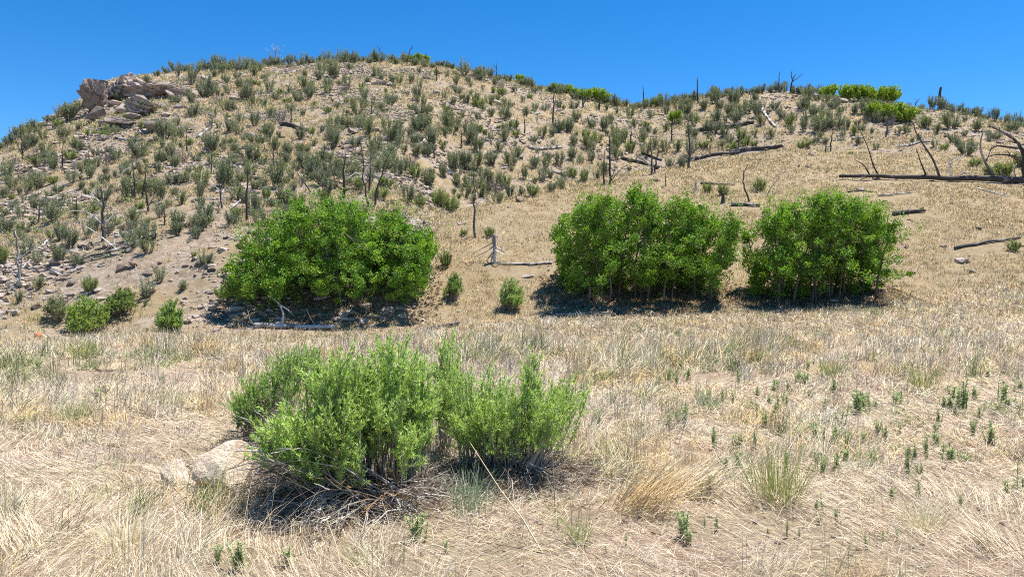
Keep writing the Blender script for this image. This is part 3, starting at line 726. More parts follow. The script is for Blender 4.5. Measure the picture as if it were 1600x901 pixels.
snag([(1172, 316), (1163, 295), (1160, 280), (1167, 259)], 1.3, 'tall bowed stem on the spur between the two right bushes', 1, blen=.2, shade=1.1, extra=[([(1161, 270), (1168, 263), (1178, 260)], .4, 0)], land=('the tall bowed stem', 288))
snag([(1196, 308), (1206, 290), (1220, 277)], .9, 'arched grey twig stem above the gap between the right bushes', 1, V, blen=.2, shade=.8)
snag([(1040, 292), (1040, 280), (1040, 270)], .8, 'small black peg on the spur behind the right bush', 0)
snag([(1085, 308), (1086, 292), (1088, 278)], 1.2, 'white splintered snag on the spur behind the right bush', 1, V, blen=.2, shade=1.3)
snag([(1129, 318), (1130, 310), (1129, 301)], 3.4, 'squat black stump on the spur behind the right bush', 0, tip=.35)
snag([(1602, 285), (1601, 262), (1600, 240), (1590, 222), (1578, 214)], 4.2, 'big contorted dead tree at the frame\'s right edge', 3, M_CHAR, blen=.3, up=.3, twigs=5,
     extra=[([(1582, 216), (1566, 206), (1552, 200), (1545, 197)], 2.4, 4, 1.5, M_LOG), ([(1590, 232), (1572, 230), (1556, 228), (1546, 236)], 2.2, 4, 1.3), ([(1595, 246), (1570, 242), (1548, 243), (1540, 250)], 1.6, 4, 1.), ([(1598, 252), (1580, 246), (1574, 236)], 1.6, 3, 1.), ([(1600, 240), (1612, 224), (1618, 200)], 2.2, 4, 1.3), ([(1601, 250), (1620, 240), (1640, 236)], 2.2, 4, 1.3)], land=('the contorted dead tree', 240))
for bx, by, tx, ty, r, lab in ((98, 262, 97, 226, 1.2, 'thin black trunk above the upright two-tone block'), (292, 236, 291, 205, 1.1, 'slim black stem beside the tilted grey log'), (330, 272, 331, 240, 1.2, 'black spindly trunk between the white rock and the dark boulders'), (428, 262, 427, 228, 1.2, 'black spindly trunk under the black log'),
        (505, 262, 507, 226, 1.2, 'black spindly trunk up-left of the leafless black tree'), (640, 272, 641, 240, 1.2, 'black thin trunk down-left of the leaning white log'), (120, 345, 119, 305, 1.3, 'black bare trunk left of the silvery dead tree'), (60, 350, 62, 312, 1.2, 'thin black trunk under the hollow grey log'),
        (258, 352, 256, 318, 1.3, 'short black trunk above the fallen tree'), (720, 232, 721, 205, 1.1, 'black spindly stem uphill of the gully shrubs'), (820, 212, 819, 182, 1.2, 'black stem uphill of the splintered log'), (985, 228, 986, 196, 1.2, 'black thin trunk under the low point of the skyline'),
        (1050, 222, 1049, 192, 1.1, 'black stem left of the tallest thin burnt pole'), (1120, 182, 1121, 152, 1.1, 'black stem above the broken line of dark logs'), (455, 192, 455, 166, 1.0, 'black stub standing over the black log'), (580, 182, 581, 156, 1.0, 'black stub in the brush above the white twisted log')):
    snag([(bx, by), ((bx + tx) / 2, (by + ty) / 2), (tx, ty)], r, lab, 8, up=.5, blen=.32, twigs=4, land=None)


def log(pts, r_px, label, branches=(), mat=None, shade=.9, taper=.6, lift=.55, nb=0, name='fallen_log', cat='log', land=None, group='logs lying on the slope', blen=.25):
    """a trunk lying on the ground through photo points PTS"""
    g = G([p[0] for p in pts], [p[1] for p in pts])
    dense = []
    n = 14
    tt = np.linspace(0, len(g) - 1, n)
    P = np.stack([np.interp(tt, np.arange(len(g)), g[:, k]) for k in range(3)], 1)
    hz = H(P[:, 0], P[:, 1])
    s = P[:, 1].mean() / F; r = r_px * s
    P[:, 2] = np.maximum(P[:, 2] * .5 + hz * .5, hz) + r * lift + .03
    LOGPTS.extend(P[:, :2].tolist())
    P[1:-1] += TW.normal(size=(n - 2, 3)) * r * .12
    base = P[0].copy()
    root = empty(name, base); tag(root, label, cat, group)
    R = r * np.linspace(1, taper, n)
    b = Buf(); tubes(b, (P - base)[None], R[None], np.array([[shade] * 3]), 8)
    b.build('trunk', mat or M_LOG, root, smooth_shade=True)
    for e in branches:
        g0 = G(*e[0][0])[0]; Y = P[np.argmin(np.linalg.norm(P - g0, axis=1)), 1]
        p = np.array([at(px, y, Y + (TW.uniform(-.12, .12) if i else 0)) for i, (px, y) in enumerate(e[0])])
        tt = np.linspace(0, len(p) - 1, 3 * len(p)); q = np.stack([np.interp(tt, np.arange(len(p)), p[:, k]) for k in range(3)], 1)
        q[1:-1] = .25 * q[:-2] + .5 * q[1:-1] + .25 * q[2:]
        gz = H(q[:, 0], q[:, 1]); q[:, 2] = np.maximum(q[:, 2], gz + .01)
        branch_mesh(q - base, e[1] * s, e[1] * s * .35, TW, e[2], e[3] if len(e) > 3 else .9, twl=.22).build('branch', e[4] if len(e) > 4 else (mat or M_LOG), root, smooth_shade=True)
    for _ in range(nb):
        k = int(TW.integers(1, n - 1)); a = TW.uniform(0, 6.28)
        L = np.linalg.norm(P[-1] - P[0]) * blen * TW.uniform(.4, 1.)
        q = curve_path(P[k], P[k] + norm(np.array([np.cos(a), np.sin(a) * .8, TW.uniform(.1, .9)])) * L, 6, .07, TW)
        gz = H(q[:, 0], q[:, 1]); q[:, 2] = np.maximum(q[:, 2], gz + .01)
        branch_mesh(q - base, R[k] * .4, R[k] * .12, TW, 2, shade * 1.2).build('branch', V if TW.uniform() < .6 else (mat or M_LOG), root, smooth_shade=True)
    LAND.append((np.mean([p[0] for p in pts]), np.mean([p[1] for p in pts]), land))
    return root

log([(1680, 288), (1600, 286), (1540, 285), (1460, 283), (1390, 281), (1312, 281)], 5.8, 'longest fallen log with many upright limbs across the right slope', [
    ([(1374, 276), (1364, 258), (1357, 232), (1345, 206)], 1.4, 1, .8, M_CHAR), ([(1358, 272), (1350, 258), (1335, 249)], 1.3, 1, .9, M_CHAR), ([(1447, 274), (1438, 252), (1432, 232)], 1.4, 0, .8, M_CHAR),
    ([(1468, 276), (1459, 250), (1440, 222), (1430, 205), (1427, 192)], 1.9, 2, .85, M_LOG), ([(1487, 275), (1481, 266), (1488, 252), (1507, 242)], 1.6, 0, 1.3, V), ([(1496, 276), (1505, 270), (1512, 268), (1522, 277)], 1.3, 1, 1.1, V),
    ([(1554, 278), (1540, 256), (1532, 236), (1532, 220), (1536, 206)], 2.2, 2, .8, M_LOG), ([(1541, 252), (1546, 240), (1550, 228)], 1.0, 1, .9, M_CHAR), ([(1587, 278), (1584, 268), (1588, 256)], 1.7, 0, 1.3, V), ([(1564, 277), (1565, 271), (1562, 266)], 1.6, 0, 1.4, V),
    ([(1350, 278), (1338, 284), (1325, 287)], 1.2, 1, 1.2, V), ([(1402, 280), (1398, 290), (1405, 295)], 1.2, 1, 1.3, V), ([(1424, 284), (1422, 293), (1426, 298)], 1.2, 1, 1.3, V), ([(1460, 284), (1456, 293), (1452, 300)], 1.2, 1, .9),
    ([(1552, 288), (1546, 296), (1556, 304), (1570, 308)], 1.6, 3, 1.2, V), ([(1440, 279), (1446, 270), (1444, 264)], .8, 0, 1.)], taper=.42, lift=.8, land='the longest log', mat=M_CHAR, shade=.8)
log([(1073, 209), (1110, 203), (1140, 200)], 3.6, 'dark log low end of a broken line of two below the right crest', nb=2, mat=M_CHAR, land='the broken line of dark logs')
log([(1128, 201), (1155, 198), (1178, 193)], 3.6, 'dark log upper end of a broken line of two below the right crest', nb=2, mat=M_CHAR, land=None)
log([(1078, 252), (1115, 244), (1155, 240)], 3.0, 'middle piece of the black log chain on the spur\'s brow', nb=3, mat=M_CHAR, land='the log chain on the brow')
log([(1140, 241), (1180, 235), (1222, 229)], 3.4, 'upper piece of the black log chain ending in a knob on the brow', nb=3, mat=M_CHAR, land=None)
log([(1025, 265), (1050, 259), (1085, 252)], 3.0, 'lower piece of the black log chain at the gully\'s edge', nb=3, mat=M_CHAR, land=None)
log([(970, 249), (1000, 255), (1025, 262)], 2.6, 'charred log lying down the gully left of the chain', nb=4, mat=M_CHAR, land='the charred gully log')
log([(1002, 240), (1018, 247), (1034, 252)], 2.0, 'thin charred log above the one in the gully', nb=2, mat=M_CHAR, land=None)
log([(1372, 308), (1395, 306), (1424, 303)], 1.5, 'thin grey log just above the right bush', [([(1400, 306), (1402, 298), (1398, 290)], .6, 0)], mat=V, land=None, shade=.8)
log([(1396, 338), (1420, 334), (1446, 333)], 3.6, 'short black log end poking out from the right bush', nb=1, mat=M_CHAR, land='the short black log')
log([(1492, 391), (1530, 384), (1565, 378), (1595, 375)], 2.4, 'slim dark log lying alone on the dry right slope', [([(1530, 384), (1520, 390), (1514, 390)], .8, 0)], mat=M_LOG, shade=.8, land='the slim lone log')
log([(1142, 322), (1165, 323), (1188, 324)], 3.0, 'half-burnt log in the gap between the two right bushes', nb=4, land='the log in the gap')
log([(1095, 288), (1120, 290), (1148, 291)], 1.6, 'thin burnt pole lying on the spur behind the right bush', nb=2, mat=M_CHAR, land=None)
log([(1191, 172), (1196, 182), (1204, 192), (1213, 200)], 2.2, 'white bent log on the slope under the right crest', [([(1198, 182), (1205, 180), (1207, 172)], 1.2, 1, 1.3)], mat=V, shade=1.25, land='the white bent log')
log([(398, 513), (440, 514), (480, 515), (523, 515)], 4.6, 'grey weathered log at the shaded front of the left bush', [([(440, 511), (444, 492), (436, 474), (422, 463)], 2.0, 1, 1.3, V), ([(438, 476), (450, 484), (460, 494)], 1.0, 1, 1.2, V),
    ([(400, 510), (390, 500), (387, 484)], 1.1, 0, 1.1, V), ([(495, 512), (486, 498), (478, 482)], 1.0, 1, .9, V), ([(410, 512), (395, 516), (378, 520)], 1.3, 1, .8, V), ([(520, 514), (532, 502), (543, 492)], .9, 1, .7), ([(556, 520), (562, 505), (564, 497)], .7, 0, 1.1, V), ([(460, 511), (458, 504), (459, 498)], 1., 0, 1.2, V)], mat=V, shade=.95, land='the grey log')
log([(668, 518), (692, 514), (718, 508)], 3.2, 'short charred log at the meadow\'s far edge right of the left bush', nb=2, mat=M_CHAR, land='the short charred log')
log([(776, 414), (800, 415), (830, 416), (862, 413)], .75, 'pale thin log with a dark hollow end below the bleached stump', nb=5, mat=V, shade=.85, taper=2.8, land='the pale hollow-ended log')
log([(438, 196), (460, 200), (481, 206)], 3.4, 'black log with a whitened tip on the left slope', nb=0, mat=M_CHAR, land='the black log')
log([(308, 217), (320, 208), (334, 197)], 2.4, 'tilted grey log with a tangle of roots below the outcrop', nb=7, mat=V, shade=.8, land='the tilted grey log', blen=.4)
log([(186, 220), (205, 221), (226, 220)], 2.2, 'flat grey driftwood-like log right beneath the outcrop', nb=3, mat=V, shade=.65, land='the flat grey log')
log([(244, 372), (220, 384), (190, 397), (150, 408), (100, 420)], 3.6, 'fallen tree with upturned roots and long bleached limbs on the left slope', [
    ([(240, 374), (244, 366), (238, 360)], 2.6, 3, .5, M_CHAR), ([(242, 378), (240, 388), (238, 398)], 2., 2, .6, M_CHAR), ([(240, 380), (228, 392), (220, 404), (222, 412)], 1.2, 2, 1.3, V), ([(243, 384), (248, 394), (253, 398)], 1., 1, 1.3, V), ([(224, 384), (214, 390), (213, 396)], .9, 1, 1.3, V),
    ([(212, 384), (196, 378), (186, 368), (181, 358)], 1.1, 2, 1.3, V), ([(185, 392), (165, 375), (142, 358), (130, 352)], 1.2, 2, 1.3, V), ([(190, 397), (160, 402), (120, 416), (108, 425)], 1.2, 3, .9, V), ([(180, 400), (165, 410), (150, 424)], 1.1, 4, .8, V), ([(178, 384), (178, 372), (177, 364)], 1., 0, 1.4, V), ([(170, 402), (150, 415), (132, 430)], .9, 3, 1, V)], mat=M_LOG, shade=1.0, taper=.3, lift=1.6, land='the fallen tree')
log([(1402, 231), (1430, 226), (1462, 222)], 1.6, 'heap-like pale broken log under the right crest', nb=9, mat=V, shade=.85, land='the pale broken log', blen=.4)
log([(826, 232), (845, 236), (878, 232)], 2.0, 'grey splintered log with fanned branches across the middle slope', nb=12, mat=V, shade=.8, land='the splintered log', blen=.45)
log([(652, 232), (660, 224), (672, 211)], 1.6, 'leaning white log with a forked top in mid slope', nb=1, mat=V, shade=1.35, land='the leaning white log')
log([(546, 212), (553, 208), (562, 201)], 1.7, 'white twisted log among the rocks in mid slope', nb=3, mat=V, shade=1.3, land='the white twisted log', blen=.5)
log([(46, 314), (54, 309), (64, 303)], 3.4, 'hollow grey log with a black mouth on the left slope', nb=1, mat=M_LOG, land='the hollow grey log')
log([(66, 388), (71, 381), (77, 375)], 2.0, 'short white log lying end-on low on the left slope', mat=V, shade=1.3, land='the short white log')
log([(0, 306), (16, 301), (32, 294)], 1.2, 'dark stick lying at the left edge of the slope', mat=M_CHAR, land=None)
log([(362, 330), (372, 320), (383, 310)], 1.1, 'bleached arched stick right of the white-armed tree', [([(372, 318), (366, 326), (370, 334)], .6, 0, 1.3, V)], mat=V, shade=1.2, land=None, lift=3)
log([(678, 262), (688, 263), (698, 266)], 1.4, 'pale stick with a shrub at its end in mid slope', mat=V, shade=1.2, land=None)
log([(870, 494), (920, 492), (955, 491)], 1.6, 'grey log in the deep shade under the right bush', nb=2, mat=V, shade=.7, land=None)
log([(1580, 385), (1600, 387), (1640, 390)], 1.4, 'dark stick at the right edge under the slim lone log', mat=M_CHAR, land=None)
log([(770, 238), (790, 240), (805, 244)], 1.0, 'thin grey stick left of the splintered log', mat=V, shade=.8, land=None, nb=2)
log([(1325, 302), (1345, 300), (1362, 302)], 1.3, 'dark stick just below the left end of the longest log', mat=M_CHAR, land=None)
log([(1528, 296), (1560, 305), (1576, 308)], 1.2, 'bleached crooked branch below the longest log', nb=4, mat=V, shade=1.2, land=None)
LAND = [l for l in LAND if l[2]]

# ------------------------------------------------------------------ hillside shrubs
SH = np.random.default_rng(3)
def shrub_variant(seed, ns, lean, leafy, leaf, cols, wcol, round_=0.0, fill=0.2, subs=3):
    """an upright many-stemmed shrub one metre tall: (stem arrays, leaf arrays)"""
    r = np.random.default_rng(seed)
    sb, lb = Buf(), Buf()
    cs, ds = [], []
    for i in range(ns):
        a = r.uniform(0, 6.28); ra = 0.10 * np.sqrt(r.uniform()); le = lean * np.sqrt(r.uniform())
        h = r.uniform(.62, 1.0) * (1 - .35 * (le / lean) ** 2 * round_ - .12 * (le / lean))
        p0 = np.array([np.cos(a) * ra, np.sin(a) * ra, -.06])
        p1 = np.array([np.cos(a) * (ra + le), np.sin(a) * (ra + le), h])
        P = curve_path(p0, p1, 6, .035, r, np.array([np.cos(a) * .05, np.sin(a) * .05, .02]))
        tubes(sb, P[None], np.linspace(.011, .003, 6)[None], mixcol(wcol, 1, r), 3)
        paths = [P]
        for k in range(subs):
            q0 = P[r.integers(1, 4)]; d = norm((P[-1] - P[0]) / np.linalg.norm(P[-1] - P[0]) + r.normal(size=3) * .33 + np.array([0, 0, .2]))
            q = curve_path(q0, q0 + d * r.uniform(.25, .5), 5, .04, r)
            tubes(sb, q[None], np.linspace(.006, .002, 5)[None], mixcol(wcol, 1, r), 3)
            paths.append(q)
        for q in paths:
            L = np.linalg.norm(q[-1] - q[0]); m = int(leafy * L)
            t = r.uniform(.22 if q is P else .1, 1, m) * (len(q) - 1)
            i0 = np.minimum(t.astype(int), len(q) - 2); f = (t - i0)[:, None]
            c = q[i0] * (1 - f) + q[i0 + 1] * f + r.normal(size=(m, 3)) * .032
            cs.append(c); ds.append(np.tile(norm(q[-1] - q[0]), (m, 1)) + r.normal(size=(m, 3)) * .6)
    c = np.concatenate(cs); d = np.concatenate(ds)
    keep = c[:, 2] > fill * r.uniform(.3, 1, len(c))
    c, d = c[keep], d[keep]
    tone = 0.82 + 0.36 * vnoise(c[:, 0] * 5 + seed, c[:, 1] * 5 + c[:, 2] * 4, seed)
    leaves(lb, c, d, leaf * r.uniform(.7, 1.3, len(c)), leaf * .55 * r.uniform(.7, 1.3, len(c)), mixcol(cols, len(c), r, .14) * tone[:, None], r)
    return sb, lb

HUE = [(1, 1, 1), (1.18, 1.12, 1.1), (.92, .95, .85), (1.3, 1.24, 1.05), (1.1, 1.14, .85), (1.22, 1.2, 1.3), (.98, 1.0, 1.05)]
GREY = [(.165, .19, .105), (.205, .225, .145), (.14, .175, .08), (.235, .245, .175), (.18, .215, .09)]
YG = [(.22, .28, .07), (.28, .32, .10), (.17, .24, .06), (.30, .31, .13)]
OAKC = [(.25, .38, .04), (.30, .43, .05), (.20, .31, .035), (.35, .47, .07)]
DEADC = [(.26, .23, .2), (.33, .3, .27), (.2, .17, .15)]
WOODC = [(.16, .13, .11), (.22, .19, .16), (.11, .09, .08)]
VAR = {'grey': [shrub_variant(400 + i, n, le, lf, .050, [tuple(np.array(c) * HUE[i] * 1.16) for c in GREY], WOODC) for i, (n, le, lf) in enumerate([(16, .28, 74), (21, .38, 66), (12, .20, 84), (24, .48, 60), (16, .34, 50), (11, .28, 62), (26, .55, 66)])],
       'green': [shrub_variant(440 + i, n, le, 80, .055, YG, WOODC, .6, .12, 4) for i, (n, le) in enumerate([(16, .34), (20, .46), (14, .30)])],
       'oak': [shrub_variant(460 + i, n, le, 110, .075, OAKC, WOODC, .9, .3, 4) for i, (n, le) in enumerate([(16, .42), (20, .5)])],
       'bare': [shrub_variant(480 + i, n, le, 7, .04, DEADC, DEADC, .6, .2, 5) for i, (n, le) in enumerate([(18, .45), (24, .55)])]}
VM = {k: [(s.mesh('stem_cluster', M_STEM), l.mesh('foliage', {'oak': M_OAK, 'green': M_GRASS}.get(k, M_BRUSH))) for s, l in v] for k, v in VAR.items()}
WIDTH = {'grey': [.66, .82, .52, .98, .76, .66, 1.12], 'green': [.85, 1.08, .74], 'oak': [1.0, 1.15], 'bare': [1.0, 1.2]}

# seen one by one: px, base row, height, width in photo pixels, kind
LIST = [
 (519,233,33,22),(565,200,24,38),(540,200,20,20),(555,231,20,22),(604,208,28,18),(624,205,22,14),(625,230,25,18),(641,215,18,10),(667,245,24,26),(693,213,18,18),(713,205,14,12),(692,235,10,10),(692,278,28,12),(708,273,40,16),(723,262,28,18),(670,295,32,18),(637,320,34,20),
 (595,310,22,28,'green'),(648,280,28,18,'green'),(622,277,28,18),(597,268,28,26),(578,287,26,16),(512,277,28,24),(485,282,34,22),(502,253,20,20),(685,322,30,28,'green'),(704,332,30,30,'green'),
 (725,263,30,22),(747,240,30,16),(758,290,28,20),(772,290,26,22),(748,292,22,18),(780,238,18,16),(807,247,22,22),(767,258,26,22),(795,260,22,20),(820,280,26,10),(848,285,30,18),(862,300,18,18),(877,295,22,16),(895,278,18,18,'green'),(913,285,24,16,'green'),(932,280,16,16),
 (758,310,16,16),(777,317,20,20),(797,308,24,14),(815,305,14,16),(832,307,22,20,'green'),(908,257,14,10),(792,212,16,12),(730,212,20,12),(750,207,14,12,'green'),(863,213,16,16),(875,207,22,16),(890,207,26,20),(897,228,18,16),(917,232,20,20),(768,220,14,14),
 (10,282,36,24),(58,260,18,30),(83,258,28,18),(82,287,14,18,'green'),(113,287,28,20),(117,235,20,20),(142,214,14,20,'green'),(162,216,15,24,'green'),(182,255,22,14),(142,260,16,18),(70,327,22,22),(90,327,20,24),(43,302,22,20),(200,312,40,24),(240,308,30,24),(218,327,14,16,'green'),(25,322,12,18),(158,287,18,12),(207,227,14,16),(247,257,22,14),
 (8,365,28,22),(51,345,10,14,'green'),(80,373,16,14),(107,391,38,24),(92,415,32,18),(120,417,24,26),(59,413,24,20),(137,372,32,18),(147,333,14,18,'green'),(172,365,18,14),(3,417,36,24,'green'),(42,400,34,24),
 (273,261,20,18),(251,257,28,14),(285,255,28,28,'bare'),(251,312,36,16),(312,313,32,12),(350,296,50,26),(273,307,18,20),(283,320,22,20),(375,285,18,16),(309,273,18,16),
 (395,253,32,22),(427,237,26,24),(450,242,22,22),(410,295,22,18),(432,295,50,22),(445,320,34,30),(407,327,24,18),(473,263,30,18),(490,280,44,22),(360,208,22,24),(397,318,18,12),(337,245,8,12,'green'),(232,380,42,26),(278,362,36,18),(310,362,30,22),(250,340,30,20),(320,345,30,22),
 (59,453,22,22),(141,457,28,28,'green'),(285,455,18,16),(250,440,25,18),(352,470,24,36,'green'),(230,398,24,24),(206,392,30,20),
 (697,418,30,24,'green'),(765,370,18,20,'green'),(725,368,12,12,'green'),
 (1280,207,26,30),(1258,193,14,16),(1307,201,24,30),(1322,203,18,12),(1346,204,11,15),(1363,207,8,10),(1369,235,13,10),(1340,226,14,12),(1329,241,6,18,'green'),(1257,231,14,26,'green'),(1290,224,10,14),(1275,224,12,14),(1237,209,16,12),(1335,178,16,14),(1301,171,18,24),(1256,148,16,28),(1222,186,16,20),
 (1418,209,16,16),(1441,201,20,20),(1462,209,18,18),(1484,200,26,26),(1488,222,16,16),(1496,226,14,14),(1475,235,12,18,'green'),(1507,213,10,12),(1526,205,20,18),(1582,205,18,34),(1556,217,14,24),(1556,275,26,30,'green'),(1573,275,24,22,'green'),(1522,260,16,18,'green'),(1595,262,26,24,'green'),
 # the saddle and the right hill
 (872,207,22,26),(900,190,20,18),(925,200,18,22),(944,205,24,18),(960,212,20,16),(975,222,24,18),(985,238,22,20,'green'),(962,250,20,18),(1005,215,16,14),(1023,232,20,16),(1040,238,22,20),(1058,236,18,18),(1046,262,18,16),(1066,262,20,16),(990,200,16,14),(1040,205,14,14),(1085,215,16,18),(1105,205,18,20),(1120,190,20,22),(1140,182,22,18),(1160,180,18,16),(1100,232,14,20,'green'),(1145,234,14,18,'green'),(1165,228,14,16,'green'),(1205,215,14,14),(1190,195,16,16),(1210,172,16,18),(1150,160,16,16),(1180,158,14,16),(1100,172,18,16),(1125,170,16,18),(1078,190,14,14),(1060,195,12,12),(1018,185,14,14),(955,192,16,14),(935,222,18,16),
 (1130,305,20,18,'green'),(1188,298,22,24,'green'),(1105,300,20,16,'green'),(1440,330,8,8,'green'),(1585,392,20,24,'green')]
OAKS = [(1298,153,20,24),(1322,156,22,28),(1345,158,24,30),(1368,160,24,32),(1392,160,24,30),(1375,186,26,26),(1398,190,28,30),(1422,192,24,28),(918,157,18,22),(934,160,20,24),(948,160,14,16),(868,145,14,18),(886,147,14,20),(902,150,12,18),(811,130,12,16),(825,134,10,14),(640,96,10,12),(652,97,12,14),(664,98,10,12),(1055,192,18,18),(1030,166,14,14),(1010,165,10,10)]

cells = {}
placed = []
def put(px, y, h, w, kind, individual=True, g=None):
    g = G(px, y)[0] if g is None else g
    s = g[1] / F
    k = int(SH.integers(0, len(VAR[kind])))
    if kind == 'grey':
        k = int(np.argmin(np.abs(np.array(WIDTH['grey']) - w / h) + SH.uniform(0, .25, 7)))
    hm = h * s * 1.04; wm = w * s * 1.0 / WIDTH[kind][k]
    placed.append(dict(px=px, y=y, h=h, w=w, kind=kind, k=k, g=g, hm=hm, wm=float(np.clip(wm, hm * .55, hm * 1.5)), rz=SH.uniform(0, 6.28)))
for row in LIST: put(*row[:4], row[4] if len(row) > 4 else 'grey')
for row in OAKS: put(row[0], row[1], row[2] * 1.22, row[3] * 1.4, 'oak')
# the fringe of brush along the skyline
x = 246.0
while x < 1606:
    cy = float(np.interp(x, PXG, _cy))
    if not (1290 < x < 1440):
        put(x, cy + SH.uniform(0, 5), SH.uniform(10, 24) * (1.1 if 250 < x < 560 or x > 1450 else .8), SH.uniform(12, 24), 'grey')
    x += SH.uniform(7, 17)
for x in np.arange(2, 128, 9.0):
    put(x + SH.uniform(-3, 3), float(np.interp(x, PXG, _cy)) + SH.uniform(1, 9), SH.uniform(10, 22), SH.uniform(14, 26), 'grey')
# the rest, scattered
n = 11000
cx = SH.uniform(0, 1604, n); yc = SH.uniform(96, 500, n)
ctop = np.interp(cx, PXG, _cy)
y3 = HOR - F * (_z3 - CAMZ) / _Y3
mtop = np.interp(cx, PXG, y3)
dens = np.where(cx < 640, np.where(yc < 330, 1.0, .75 * smooth(430, 330, yc) + .05), smooth(0, 14, mtop - yc))
dens = np.where((cx > 1180) & (yc > 190), dens * .28, dens)
dens = dens * np.where((cx > 130) & (cx < 300) & (yc < 200), .35, 1)
dens = dens * np.where((cx > 250) & (cx < 420) & (yc > 360), .25, 1) * np.where((cx > 600) & (cx < 720) & (yc > 285), .2, 1)
dens = dens * (.55 + .75 * smooth(.35, .65, vnoise(cx / 60, yc / 34, 5)))
okk = (yc > ctop + 3) & (SH.uniform(size=n) < dens)
arr = [(p['px'], p['y']) for p in placed]
gall = G(cx[okk], yc[okk])
for cxx, yy, g in zip(cx[okk], yc[okk], gall):
    sc = 0.55 + .45 * (yy - 96) / 230
    dmin = (13 + 7 * sc) * SH.choice([.36, .75, 1.1], p=[.48, .30, .22])
    A = np.array(arr)
    if any(abs(cxx - q[0]) < 13 and -4 < yy - q[1] < 26 and q[2] > 25 for q in SNAGS): continue
    if (np.hypot((A[:, 0] - cxx), (A[:, 1] - yy) * 1.35) < dmin).any(): continue
    kind = SH.choice(['grey', 'green', 'bare'], p=[.80, .14, .06])
    h = SH.choice([SH.uniform(8, 15), SH.uniform(13, 23), SH.uniform(20, 34)], p=[.45, .40, .15]) * (.75 + .35 * sc); w = h * SH.uniform(.45, 1.2)
    if kind == 'green': h *= .75
    put(cxx, yy, h, w, kind, g=g); arr.append((cxx, yy))
    if len(placed) > 1060: break
print('shrubs', len(placed))

CATN = {'grey': ('mountain_shrub', 'grey-green', 'shrub', 'grey-green shrubs dotted over the hill'), 'green': ('leafy_bush', 'yellow-green', 'bush', 'yellow-green bushes among the grey-green shrubs'),
        'oak': ('oak_bush', 'bright green', 'bush', 'bright green oak bushes along the crest'), 'bare': ('bare_bush', 'leafless grey', 'bush', 'leafless bushes on the hill')}
def size_word(p):
    a = 'tall' if p['h'] > 26 else ('low' if p['h'] < 14 else ''); b_ = 'broad' if p['w'] > 1.05 * p['h'] else ('narrow' if p['w'] < .58 * p['h'] else '')
    return ' '.join(x for x in (a, b_) if x) or 'mid-sized'
greys = sorted([p for p in placed if p['kind'] == 'grey'], key=lambda p: -p['h'] * p['w'])
single = set(id(p) for p in greys[:292]) | set(id(p) for p in placed if p['kind'] != 'grey')
brush = Buf(); brush_s = Buf()
for p in placed:
    g = p['g']
    if id(p) in single:
        nm, colw, cat, grp = CATN[p['kind']]
        root = empty(nm, (g[0], g[1], g[2] - .02), p['rz'])
        root.scale = (p['wm'], p['wm'], p['hm'])
        sm, lm = VM[p['kind']][p['k']]
        for m, n_ in ((sm, 'stem_cluster'), (lm, 'foliage')):
            o = bpy.data.objects.new(n_, m); COL.objects.link(o); o.parent = root
        AUTO.append((root, size_word(p) + ' ' + colw, cat, p['px'], p['y'] - p['h'] / 2, cat, grp))
    else:
        for src, dst in zip(VAR[p['kind']][p['k']], (brush_s, brush)):
            v, c, f = src.arrays()
            cc, ss = math.cos(p['rz']), math.sin(p['rz'])
            v = np.stack([(v[:, 0] * cc - v[:, 1] * ss) * p['wm'], (v[:, 0] * ss + v[:, 1] * cc) * p['wm'], v[:, 2] * p['hm']], 1) + g - np.array([0, 0, .02])
            n0 = dst.n
            dst.v.append(v); dst.c.append(c); dst.f += [q + n0 for q in f]; dst.n += len(v)
# brush beyond the frame's sides, for the view from a step aside
for sgn in (-1, 1):
    for _ in range(60):
        Y = SH.uniform(24, 60); X = sgn * (Y * .69 + SH.uniform(1.5, 18)); z = float(H(np.array([X]), np.array([Y]))[0])
        k = int(SH.integers(0, 7)); hm = SH.uniform(.9, 1.6); rz = SH.uniform(0, 6.28)
        for src, dst in zip(VAR['grey'][k], (brush_s, brush)):
            v, c, f = src.arrays()
            v = np.stack([(v[:, 0] * math.cos(rz) - v[:, 1] * math.sin(rz)) * hm, (v[:, 0] * math.sin(rz) + v[:, 1] * math.cos(rz)) * hm, v[:, 2] * hm], 1) + np.array([X, Y, z])
            n0 = dst.n; dst.v.append(v); dst.c.append(c); dst.f += [q + n0 for q in f]; dst.n += len(v)
